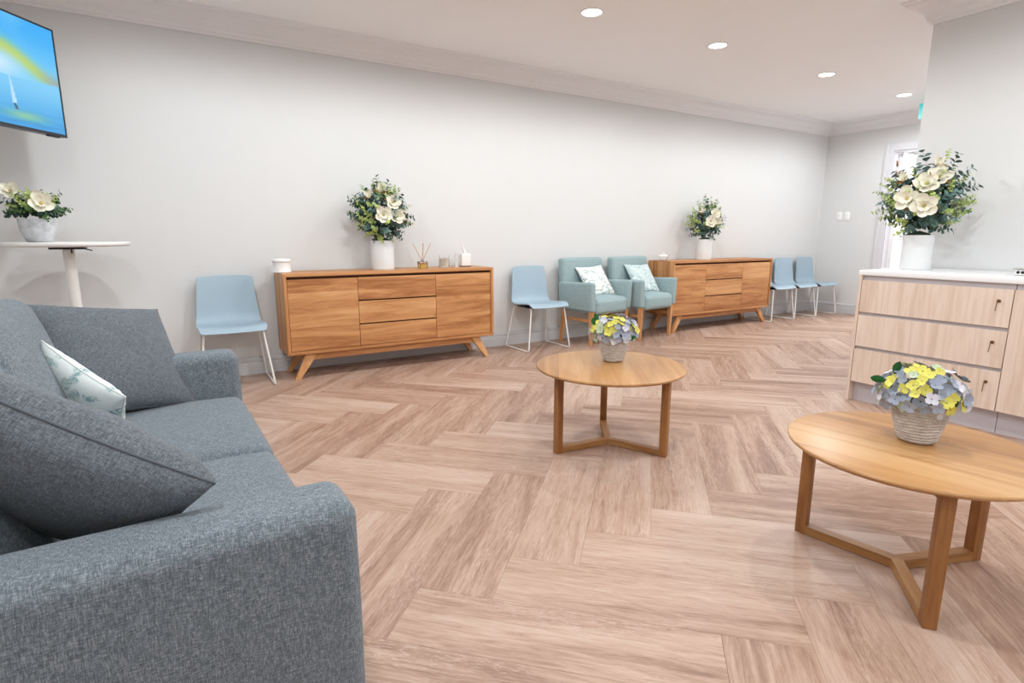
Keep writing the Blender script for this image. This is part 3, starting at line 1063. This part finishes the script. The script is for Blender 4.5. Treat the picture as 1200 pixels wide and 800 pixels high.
# ------------------------------------------------------------------ television
def build_tv():
    ang = math.radians(56.2)
    t = thing('television', 'wall-mounted flat television showing a blue seascape with a sailing boat', 'television', (-.455, 4.5, 1.727), ang)
    Wd, H = 1.075, .610
    box('casing', (-Wd, 0.002, 0), (0, .05, H), MAT['dark_bezel'], t, .006)
    bz = .010
    bm = bmesh.new()
    bm_box(bm, (-Wd, -.004, 0), (0, .004, bz + .006))
    bm_box(bm, (-Wd, -.004, H - bz), (0, .004, H))
    bm_box(bm, (-Wd, -.004, bz), (-Wd + bz, .004, H - bz))
    bm_box(bm, (-bz, -.004, bz), (0, .004, H - bz))
    link('bezel', bm, MAT['dark_bezel'], t)
    # picture drawn as colours on a fine grid
    nx, nz = 200, 112
    me = bpy.data.meshes.new('screen')
    vs, fs, cols = [], [], []
    def lerp(a, b, k): return tuple(x + (y - x) * k for x, y in zip(a, b))
    def sm(a, b, x):
        k = max(0, min(1, (x - a) / (b - a)))
        return k * k * (3 - 2 * k)
    def pic(s, z):
        # s: metres from the right edge (negative to the left), z: metres above the lower edge
        if z > .292 + .02 * math.sin(s * 4):
            c = lerp((120, 205, 246), (52, 172, 246), sm(.28, .6, z))
            cloud = noise.noise(Vector((s * 5, z * 9, 3)))
            c = lerp(c, (190, 226, 246), max(0, cloud) * .5)
            d = z - (.300 + .125 * sm(-.02, -.38, s) - .05 * sm(-.45, -.75, s))
            g = math.exp(-(d / .042) ** 2)
            c = lerp(c, lerp((160, 164, 156), (196, 208, 66), sm(-.02, -.2, s)), g * .8)
            glow = math.exp(-(((s + .42) / .16) ** 2 + ((z - .33) / .07) ** 2))
            c = lerp(c, (226, 240, 250), glow * .8)
        else:
            c = lerp((60, 160, 226), (126, 204, 246), sm(.0, .29, z))
            r = math.sin(z * 190 + 5 * noise.noise(Vector((s * 6, z * 20, 0))))
            c = lerp(c, (42, 128, 196), max(0, r) * .45 * sm(.16, .02, z))
            g = math.exp(-(((s + .27) / .13) ** 2 + ((z - .075) / .024) ** 2))
            c = lerp(c, (150, 206, 150), g * .8)
        # sail and hull
        k = (z - .135) / .15
        if 0 <= k <= 1:
            half = .013 * (1 - k)
            mid = -.325 - .012 * k
            if abs(s - mid) < half: c = (186, 224, 246)
        if .100 < z < .135 and abs(s + .318 + (z - .1) * .3) < .009: c = (58, 92, 120)
        return c
    for j in range(nz + 1):
        for i in range(nx + 1):
            x = -Wd + bz + (Wd - 2 * bz) * i / nx
            z = bz + .006 + (H - 2 * bz - .006) * j / nz
            vs.append((x, -.0015, z))
            cols.append(srgb(*pic(x, z)))
    for j in range(nz):
        for i in range(nx):
            k = j * (nx + 1) + i
            fs.append((k, k + 1, k + nx + 2, k + nx + 1))
    me.from_pydata(vs, [], fs)
    ca = me.color_attributes.new('picture', 'FLOAT_COLOR', 'POINT')
    ca.data.foreach_set('color', np.array(cols, dtype=np.float32).ravel())
    m = NT('television_picture')
    at = m.n('ShaderNodeAttribute', attribute_name='picture')
    m.l(at.outputs['Color'], m.b.inputs['Emission Color'])
    m.b.inputs['Emission Strength'].default_value = 1.0
    m.base((.01, .01, .012, 1)).set(Roughness=.3)
    link('screen', me, m.m, t)
    bm = bmesh.new()
    bm_box(bm, (-.13, -.002, -.008), (-.05, .02, 0), .002)
    link('sensor', bm, MAT['black'], t)
    br = bmesh.new()
    bm_box(br, (-Wd / 2 - .1, .05, .2), (-Wd / 2 + .1, .07, .42), .003)
    m_inv = Matrix.Rotation(-ang, 3, 'Z')
    wall_pt = m_inv @ (Vector((X_LEFT + .02, 4.45, 2.03)) - Vector((-.455, 4.5, 1.727)))
    bm_tube(br, [(-Wd / 2, .07, .31), ((-Wd / 2 + wall_pt.x) / 2, (.07 + wall_pt.y) / 2 + .05, .31), (wall_pt.x, wall_pt.y, .31)], .02, 10)
    link('wall_bracket', br, MAT['black'], t)
build_tv()

# ------------------------------------------------------------------ bar table
def build_bar_table():
    t = thing('bar_table', 'tall white round bar table with slim column, under the television', 'table', (-.53, 4.52, 0))
    R = .335
    top = bm_lathe(bmesh.new(), [(0, 1.073), (R - .02, 1.073), (R - .003, 1.082), (R, 1.088), (R, 1.096), (R - .004, 1.100), (0, 1.100)], 72)
    link('table_top', top, MAT['white_top'], t, smooth=.5)
    link('column', bm_lathe(bmesh.new(), [(0, .012), (.031, .012), (.031, 1.055), (0, 1.055)], 28), MAT['white_metal'], t, smooth=.6)
    link('base', bm_lathe(bmesh.new(), [(0, 0), (.23, 0), (.23, .006), (.21, .012), (.04, .016), (0, .016)], 48), MAT['white_metal'], t, smooth=.5)
    bm = bmesh.new()
    bm_box(bm, (-.09, -.07, 1.055), (.09, .07, 1.0735), .004)
    bm_tube(bm, [(.08, -.05, 1.06), (.115, -.09, 1.053), (.13, -.10, 1.048)], .004, 6)
    bm_box(bm, (.02, -.075, 1.03), (.028, -.068, 1.06))
    link('mounting_plate', bm, MAT['black'], t)
build_bar_table()

# ------------------------------------------------------------------ flowers
def leaf_bm(bm, L, Wd, mtx, fold=.25, curl=.2):
    pts = []
    prof = [(0, 0), (.25, .38), (.55, .5), (.82, .34), (1.0, 0)]
    mid, lft, rgt = [], [], []
    for s, wv in prof:
        z = -curl * L * s * s
        mid.append((s * L, 0, z))
        lft.append((s * L, wv * Wd, z + fold * wv * Wd))
        rgt.append((s * L, -wv * Wd, z + fold * wv * Wd))
    vm = [bm.verts.new(mtx @ Vector(p)) for p in mid]
    vl = [vm[0]] + [bm.verts.new(mtx @ Vector(p)) for p in lft[1:-1]] + [vm[-1]]
    vr = [vm[0]] + [bm.verts.new(mtx @ Vector(p)) for p in rgt[1:-1]] + [vm[-1]]
    for side, flip in ((vl, 0), (vr, 1)):
        for i in range(len(prof) - 1):
            q = [vm[i], vm[i + 1], side[i + 1], side[i]]
            q2 = []
            for v in q:
                if v not in q2: q2.append(v)
            if len(q2) > 2: bm.faces.new(q2[::-1] if flip else q2)

def sprig_mesh(rng, L, leaf, aspect, pairs, rad=.0016, bend=.25):
    """a stem along +z with paired leaves"""
    bm = bmesh.new()
    ba = rng.uniform(0, 2 * PI)
    def pos(s):
        return Vector((math.cos(ba) * bend * L * s * s, math.sin(ba) * bend * L * s * s, L * s))
    bm_tube(bm, [pos(k / 5) for k in range(6)], rad, 5, r1=rad * .5)
    for k in range(pairs):
        s = .30 + .70 * k / max(pairs - 1, 1)
        a0 = k * PI / 2 + rng.uniform(-.4, .4)
        for h in (0, PI):
            a = a0 + h
            sz = leaf * (1.1 - .5 * s) * rng.uniform(.85, 1.15)
            tilt = rng.uniform(.2, .8)
            m = Matrix.Translation(pos(s)) @ Matrix.Rotation(a, 4, 'Z') @ Matrix.Rotation(-tilt, 4, 'Y') @ Matrix.Rotation(rng.uniform(-.6, .6), 4, 'X')
            leaf_bm(bm, sz, sz * aspect, m, .2, .15)
    me = bpy.data.meshes.new('leaf_sprig')
    bm.to_mesh(me)
    bm.free()
    return me

RNG = random.Random(11)
SPRIGS = {}
for key, mk, lf, asp, pr in (('dark', 'leaf_dark', .062, .85, 6), ('teal', 'leaf_teal', .066, .95, 5), ('lime', 'leaf_lime', .046, .9, 7), ('mid', 'leaf_mid', .056, .65, 6)):
    SPRIGS[key] = []
    for _ in range(3):
        me = sprig_mesh(RNG, .20, lf, asp, pr)
        me.materials.append(MAT[mk])
        SPRIGS[key].append(me)

def petal_mesh(name, L, Wd, cup, mat):
    bm = bmesh.new()
    nu, nv = 6, 6
    g = {}
    for i in range(nu + 1):
        s = i / nu
        wv = Wd / 2 * math.sin(PI * min(1, (.12 + .86 * s))) ** .7
        for j in range(nv + 1):
            u = 2 * j / nv - 1
            r = L * math.sin(s * 1.25) / math.sin(1.25)
            z = L * cup * s ** 1.6 + .22 * Wd * u * u * (1 - .3 * s)
            g[i, j] = bm.verts.new((r, wv * u, z - .04 * L * max(0, s - .75) * 4))
    for i in range(nu):
        for j in range(nv):
            bm.faces.new((g[i, j], g[i + 1, j], g[i + 1, j + 1], g[i, j + 1]))
    me = bpy.data.meshes.new(name)
    bm.to_mesh(me)
    bm.free()
    me.materials.append(mat)
    me.shade_smooth()
    return me
PET_OPEN = petal_mesh('petal', .068, .058, .45, MAT['petal_white'])
PET_BUD = petal_mesh('petal', .052, .040, 1.5, MAT['petal_white'])
_b = bm_lathe(bmesh.new(), [(0, 0), (.008, 0), (.0105, .006), (.007, .016), (0, .022)], 12)
STAMEN = bpy.data.meshes.new('flower')
_b.to_mesh(STAMEN); _b.free()
STAMEN.materials.append(MAT['stamen'])
STAMEN.shade_smooth()
_b = bmesh.new()
leaf_bm(_b, .085, .045, Matrix.Identity(4), .2, .2)
BRONZE = bpy.data.meshes.new('leaf')
_b.to_mesh(BRONZE); _b.free()
BRONZE.materials.append(MAT['leaf_brown'])
GREENLEAF = BRONZE.copy()
GREENLEAF.materials.clear()
GREENLEAF.materials.append(MAT['leaf_green'])

def aim(loc, d, spin=0.0):
    d = Vector(d).normalized()
    m = d.to_track_quat('Z', 'Y').to_matrix().to_4x4() @ Matrix.Rotation(spin, 4, 'Z')
    m.translation = Vector(loc)
    return m

def add_flower(parent, loc, d, size=1.0, kind='open', rng=RNG):
    f = link('magnolia', STAMEN, None, parent)
    f.matrix_local = aim(loc, d, rng.uniform(0, 6)) @ Matrix.Scale(size, 4)
    me = PET_OPEN if kind == 'open' else PET_BUD
    for ring, (n, tilt, sc) in enumerate(((3, .55, .85), (5, .08, 1.08)) if kind == 'open' else ((3, .25, .8), (4, 0, 1.0))):
        for k in range(n):
            p = link('petal', me, None, f)
            p.matrix_local = Matrix.Rotation(2 * PI * (k + .5 * ring) / n + rng.uniform(-.15, .15), 4, 'Z') @ Matrix.Rotation(-tilt + rng.uniform(-.12, .12), 4, 'Y') @ Matrix.Scale(sc * rng.uniform(.92, 1.08), 4)
    return f

def add_sprig(parent, kind, loc, d, sc, rng):
    o = link('leaf_sprig', rng.choice(SPRIGS[kind]), None, parent)
    o.matrix_local = aim(loc, d, rng.uniform(0, 6)) @ Matrix.Scale(sc, 4)
    return o

def vase_mesh(r, h):
    return bm_lathe(bmesh.new(), [(0, 0), (r * .94, 0), (r * .98, .006), (r, .02), (r, h - .02), (r * .985, h - .008), (r * .96, h), (r * .92, h - .004), (r * .91, h - .06), (0, h - .06)], 48)

def bouquet(name, label, loc, vase_r, vase_h, centre_z, rx, rz_, view, flowers, seed, n_leaf=165, tall=(), lime=.46):
    """flowers: list of (right, up, forward, size, kind) in the plane facing `view` (a world heading towards the camera)"""
    rng = random.Random(seed)
    t = thing(name, label, 'vase', loc, 0, 'white vases of ivory magnolia and eucalyptus')
    link('vase', vase_mesh(vase_r, vase_h), MAT['ceramic'], t, smooth=.7)
    link('stem_foam', bm_lathe(bmesh.new(), [(0, vase_h - .055), (vase_r * .88, vase_h - .05), (vase_r * .7, vase_h + .01), (0, vase_h + .03)], 20), MAT['soil'], t, smooth=2)
    C = Vector((0, 0, centre_z))
    v = Vector((view[0], view[1], 0)).normalized()
    right = Vector((-v.y, v.x, 0))
    base = Vector((0, 0, vase_h - .01))
    golden = PI * (3 - math.sqrt(5))
    for k in range(n_leaf):
        zz = 1 - 2 * (k + .5) / n_leaf
        if zz < -.93: continue
        rr = math.sqrt(1 - zz * zz)
        a = k * golden
        q = Vector((rr * math.cos(a), rr * math.sin(a), zz))
        shell = Vector((q.x * rx, q.y * rx, q.z * rz_))
        bk = shell.dot(v)
        shell -= v * (bk * .5 if bk < 0 else bk * .2)
        depth = rng.choice((.45, .62, .74, .82, .86))
        tip = C + shell * (depth + rng.uniform(-.06, .06))
        d = (shell.normalized() * .9 + (tip - base).normalized() * .7 + Vector((rng.uniform(-.35, .35), rng.uniform(-.35, .35), rng.uniform(-.1, .3))))
        d.normalize()
        r = rng.random()
        kind = 'lime' if r < lime else ('teal' if r < lime + .25 else ('dark' if r < lime + .55 else 'mid'))
        if zz < -.35 and rng.random() < .6: kind = rng.choice(('dark', 'teal'))
        sc = rng.uniform(.5, .72)
        if kind == 'lime': tip = C + shell * rng.uniform(.82, .95)
        add_sprig(t, kind, tip - d * .12 * sc, d, sc, rng)
    for (x, y, z) in tall:
        p = right * x + v * z * .5 + Vector((0, 0, y))
        d = (p - C).normalized()
        add_sprig(t, rng.choice(('dark', 'teal', 'lime')), C + (p - C) - d * .17, d, .85, rng)
    for (x, y, fwd, size, kind) in flowers:
        p = right * x + v * (fwd - .015) + Vector((0, 0, y))
        size *= .88
        d = (v * 1.1 + (p - C).normalized() * .8 + Vector((0, 0, .12)))
        add_flower(t, p, d, size, kind, rng)
        for _ in range(2):
            lf = link('bronze_leaf', BRONZE, None, t)
            lf.matrix_local = aim(p - d.normalized() * .02, d) @ Matrix.Rotation(rng.uniform(0, 6.28), 4, 'Z') @ Matrix.Rotation(-.55, 4, 'Y') @ Matrix.Scale(size * .95, 4)
    return t

bouquet('flower_vase', 'white vase of ivory magnolias and eucalyptus on the nearer oak sideboard', (1.60, 4.78, .85), .098, .25, .475, .25, .25, (-1.6, -4.8),
        [(.02, .46, .20, 1.15, 'open'), (.10, .56, .16, 1.1, 'open'), (.13, .45, .17, 1.0, 'open'), (.16, .43, .14, .7, 'bud'), (.0, .66, .12, .9, 'bud'), (-.09, .61, .14, .8, 'bud')], 21,
        tall=((-.06, .77, .1), (.10, .72, .1), (.14, .70, 0), (-.2, .62, 0), (-.02, .74, -.1), (.26, .46, .1), (-.26, .56, .1), (-.27, .45, .05)))
bouquet('flower_vase', 'white vase of ivory blooms and eucalyptus on the far oak sideboard', (5.73, 4.79, .85), .092, .25, .46, .205, .23, (-5.74, -4.8),
        [(.06, .46, .17, 1.15, 'open'), (.10, .55, .14, 1.0, 'open'), (-.04, .58, .14, .8, 'bud'), (.14, .47, .1, .8, 'open')], 22, n_leaf=120,
        tall=((-.06, .77, .05), (.02, .75, 0), (.08, .74, 0), (.13, .72, .05), (-.10, .72, .0), (.15, .68, .0), (.2, .42, .1)), lime=.46)
bouquet('flower_vase', 'white vase of ivory magnolias and eucalyptus on the white benchtop', (4.40, 1.87, .918), .090, .235, .46, .25, .24, (-4.40, -1.87),
        [(.005, .42, .25, 1.25, 'open'), (-.09, .47, .22, 1.2, 'open'), (.0, .56, .2, 1.15, 'open'), (.06, .60, .17, 1.1, 'open'), (-.12, .60, .16, .8, 'bud'), (.05, .68, .14, .8, 'bud')], 23, n_leaf=175,
        tall=((.0, .78, .0), (.1, .78, .05), (.18, .73, .0), (.22, .66, .0), (.26, .58, .05), (.27, .44, .05), (-.18, .66, .05), (-.26, .35, .08), (-.23, .50, .05), (.23, .36, .1)))

def build_bar_pot():
    rng = random.Random(5)
    t = thing('flower_pot', 'grey concrete bowl of white gardenia and green foliage on the white bar table', 'flower pot', (-.655, 4.47, 1.10))
    link('pot', bm_lathe(bmesh.new(), [(0, 0), (.055, 0), (.066, .008), (.088, .07), (.094, .125), (.094, .14), (.086, .14), (.083, .12), (0, .115)], 40), MAT['concrete'], t, smooth=.7)
    v = Vector((.655, -4.47, 0)).normalized()
    right = Vector((-v.y, v.x, 0))
    C = Vector((0, 0, .20))
    golden = PI * (3 - math.sqrt(5))
    n = 70
    for k in range(n):
        zz = 1 - 1.5 * (k + .5) / n
        rr = math.sqrt(1 - zz * zz)
        q = Vector((rr * math.cos(k * golden), rr * math.sin(k * golden), zz))
        shell = Vector((q.x * .165, q.y * .14, q.z * .115))
        tip = C + shell * rng.uniform(.65, .95)
        d = (shell.normalized() + Vector((rng.uniform(-.3, .3), rng.uniform(-.3, .3), rng.uniform(0, .4)))).normalized()
        add_sprig(t, 'lime' if zz > .25 and rng.random() < .55 else rng.choice(('dark', 'dark', 'mid')), tip - d * .09, d, rng.uniform(.45, .6), rng)
    for x, y, f, s in ((.03, .225, .145, .98), (-.215, .20, .08, 1.1), (-.10, .30, .02, .7)):
        p = right * x + v * f + Vector((0, 0, y))
        add_flower(t, p, v + Vector((0, 0, .25)) + right * x * 2, s, 'open', rng)
build_bar_pot()

# hydrangea planters
def floret_mesh(mat, L=.0185):
    bm = bmesh.new()
    for k in range(4):
        m = Matrix.Rotation(k * PI / 2, 4, 'Z') @ Matrix.Rotation(-.25, 4, 'Y')
        pts = [(0.001, 0, 0), (.35 * L, .42 * L, .05 * L), (.8 * L, .50 * L, .10 * L), (1.05 * L, 0, .02 * L), (.8 * L, -.50 * L, .10 * L), (.35 * L, -.42 * L, .05 * L)]
        vs = [bm.verts.new(m @ Vector(p)) for p in pts]
        c = bm.verts.new(m @ Vector((.62 * L, 0, -.02 * L)))
        for i in range(6):
            bm.faces.new((vs[i], vs[(i + 1) % 6], c))
    me = bpy.data.meshes.new('floret')
    bm.to_mesh(me); bm.free()
    me.materials.append(mat)
    me.shade_smooth()
    return me
FLORETS = {k: floret_mesh(MAT['petal_' + k]) for k in ('blue', 'lilac', 'yellow', 'sage')}

def hydrangea(label, loc, seed, yellow_dirs, lilac=.25):
    rng = random.Random(seed)
    t = thing('hydrangea_pot', label, 'flower pot', loc, rng.uniform(0, 6) * 0, 'rippled pots of hydrangea')
    def rip(a, z, i):
        return .0022 * math.sin(z * 620 + 1.6 * math.sin(a * 2 + z * 40) + 2.0 * noise.noise(Vector((math.cos(a) * 2, math.sin(a) * 2, z * 18)))) if 4 < i < 62 else 0
    prof = [(0, 0), (.044, 0), (.050, .002), (.054, .005), (.057, .009)]
    for k in range(58):
        s = k / 57
        prof.append((.058 + .025 * math.sin(s * PI / 2 * 1.02), .011 + .133 * s))
    prof += [(.0815, .147), (.077, .148), (.074, .142), (.073, .116), (0, .111)]
    link('pot', bm_lathe(bmesh.new(), prof, 56, rip), MAT['ripple'], t, smooth=3.2)
    link('stem_foam', bm_lathe(bmesh.new(), [(0, .1125), (.071, .1175), (.067, .14), (0, .165)], 20), MAT['soil'], t, smooth=2)
    C = Vector((0, 0, .165))
    golden = PI * (3 - math.sqrt(5))
    n = 112
    yd = [Vector(d).normalized() for d in yellow_dirs]
    for k in range(n):
        zz = 1 - 1.38 * (k + .5) / n
        rr = math.sqrt(1 - zz * zz)
        q = Vector((rr * math.cos(k * golden), rr * math.sin(k * golden), zz))
        p = C + Vector((q.x * .128, q.y * .128, q.z * .098)) * rng.uniform(.86, 1.04)
        if any(q.dot(d) > .95 for d in yd): kind = 'yellow'
        else:
            r = rng.random()
            kind = 'lilac' if r < lilac else ('sage' if r < lilac + .14 else 'blue')
        f = link('floret', FLORETS[kind], None, t)
        d = q + Vector((rng.uniform(-.45, .45), rng.uniform(-.45, .45), rng.uniform(-.2, .45)))
        f.matrix_local = aim(p, d, rng.uniform(0, 6)) @ Matrix.Scale(rng.uniform(.95, 1.35), 4)
    v = Vector((-loc[0], -loc[1], 0)).normalized()
    right = Vector((-v.y, v.x, 0))
    for x, y, f in ((-.115, .225, .02), (-.135, .20, .03), (-.015, .140, .11), (.02, .135, .105), (.10, .135, .08), (-.09, .14, .08)):
        lf = link('leaf', GREENLEAF, None, t)
        p = right * x + v * f + Vector((0, 0, y))
        d = (right * x + v * f * 1.0).normalized()
        lf.matrix_local = aim(p - d * .03, d.cross(Vector((0, 0, 1))), 0) @ Matrix.Rotation(rng.uniform(0, 3), 4, 'Z') @ Matrix.Scale(.6, 4)
    return t
hydrangea('rippled stone pot of blue-grey and lemon hydrangea on the middle coffee table', (2.095, 2.335, .452), 3,
          [(-.75, -.55, .35), (-.2, -.6, .9), (.35, -.75, .3), (-.35, .2, .85), (-.9, .25, .4), (-.1, .3, 1)], .45)
hydrangea('rippled stone pot of blue-grey and lemon hydrangea on the nearest coffee table', (2.158, .842, .452), 9,
          [(-.85, -.1, .45), (-.72, .50, .40), (-.35, -.2, .9), (-.45, -.85, .1), (-.15, .25, 1)], .15)

# ------------------------------------------------------------------ small things on the sideboards
def build_small():
    z = .85
    t = thing('trinket_jar', 'small milky white lidded jar at the left end of the nearer oak sideboard', 'jar', (.775, 4.80, z))
    link('body', bm_lathe(bmesh.new(), [(0, 0), (.066, 0), (.072, .006), (.068, .014), (.066, .07), (.068, .082), (.060, .084), (0, .084)], 40), MAT['frost'], t, smooth=.6)
    link('lid', bm_lathe(bmesh.new(), [(0, .0845), (.070, .0845), (.073, .090), (.071, .104), (.058, .110), (0, .112)], 40), MAT['frost'], t, smooth=.6)
    t = thing('reed_diffuser', 'square glass reed diffuser with amber oil and four rattan sticks on the nearer sideboard', 'diffuser', (1.972, 4.79, z))
    box('bottle', (-.038, -.038, 0), (.038, .038, .062), MAT['glass'], t, .005)
    box('oil', (-.034, -.034, .004), (.034, .034, .046), MAT['amber'], t, .003)
    link('collar', bm_lathe(bmesh.new(), [(0, .0625), (.013, .0625), (.013, .078), (.009, .08), (0, .08)], 20), MAT['chrome'], t, smooth=.6)
    for dx, dy in ((-.085, .01), (.0, -.02), (.035, .05), (.085, .0)):
        link('reed', bm_tube(bmesh.new(), [(dx * -.1, dy * -.1, .045), (dx, dy, .225)], .0028, 6), MAT['reed'], t, smooth=1)
    t = thing('candle', 'cream candle in a clear glass tumbler on the nearer sideboard', 'candle', (2.20, 4.82, z))
    link('tumbler', bm_lathe(bmesh.new(), [(0, 0), (.046, 0), (.048, .003), (.048, .112), (.0455, .112), (.0455, .008), (0, .008)], 36), MAT['glass'], t, smooth=.6)
    link('wax', bm_lathe(bmesh.new(), [(0, .0085), (.0445, .0085), (.0445, .085), (0, .082)], 36), MAT['wax'], t, smooth=.6)
    link('wick', bm_tube(bmesh.new(), [(0, 0, .08), (.001, 0, .096)], .0012, 6), MAT['black'], t)
    t = thing('perfume_bottle', 'white square bottle with a leaning white stopper at the right end of the nearer sideboard', 'bottle', (2.42, 4.82, z))
    box('foot', (-.05, -.028, 0), (.05, .028, .008), MAT['seam_grey'], t, .002)
    box('body', (-.05, -.028, .008), (.05, .028, .125), MAT['frost'], t, .008, 3)
    st = bmesh.new()
    bm_tube(st, [(0, 0, .124), (-.012, 0, .15), (-.028, 0, .19), (-.036, 0, .225)], .016, 12, r1=.004)
    link('stopper', st, MAT['frost'], t, smooth=1)
    t = thing('glass_bottle', 'narrow clear glass bottle between the candle and the white bottle', 'bottle', (2.335, 4.83, z))
    link('body', bm_lathe(bmesh.new(), [(0, 0), (.018, 0), (.02, .004), (.02, .10), (.012, .115), (.010, .14), (.008, .14), (.009, .112), (.017, .098), (.017, .006), (0, .006)], 24), MAT['glass'], t, smooth=.6)
    t = thing('glass_dish', 'small clear glass lidded dish at the left end of the far sideboard', 'dish', (5.06, 4.82, z))
    link('bowl', bm_lathe(bmesh.new(), [(0, 0), (.04, 0), (.045, .006), (.058, .05), (.055, .05), (.042, .009), (0, .008)], 32), MAT['glass'], t, smooth=.6)
    link('lid', bm_lathe(bmesh.new(), [(.060, .0505), (.060, .054), (.03, .072), (.008, .08), (.012, .09), (.008, .10), (0, .102)], 32), MAT['frost'], t, smooth=.6)
    # switches
    for y, lab in ((4.735, 'white double light switch plate on the far wall, left one'), (4.62, 'white double light switch plate on the far wall, right one by the doorway')):
        t = thing('light_switch', lab, 'light switch', (X_FAR, y, 1.43), 0, 'switch plates on the far wall')
        box('plate', (-.009, -.037, -.06), (0, .037, .06), MAT['white_top'], t, .003)
        for z in (-.022, .022):
            box('rocker', (-.013, -.012, z - .016), (-.009, .012, z + .016), MAT['trim'], t, .002)
    # exit sign hung from the hall ceiling
    t = thing('exit_sign', 'green illuminated exit sign hanging from the ceiling at the wall edge', 'exit sign', (8.0, 3.385, Z_CEIL))
    box('housing', (-.02, -.19, -.215), (.02, .19, -.03), MAT['white_metal'], t, .006)
    box('face', (-.0235, -.188, -.212), (-.020, .188, -.036), MAT['exit'], t, .001)
    box('mount', (-.012, -.06, -.03), (.012, .06, 0), MAT['white_metal'], t)
build_small()
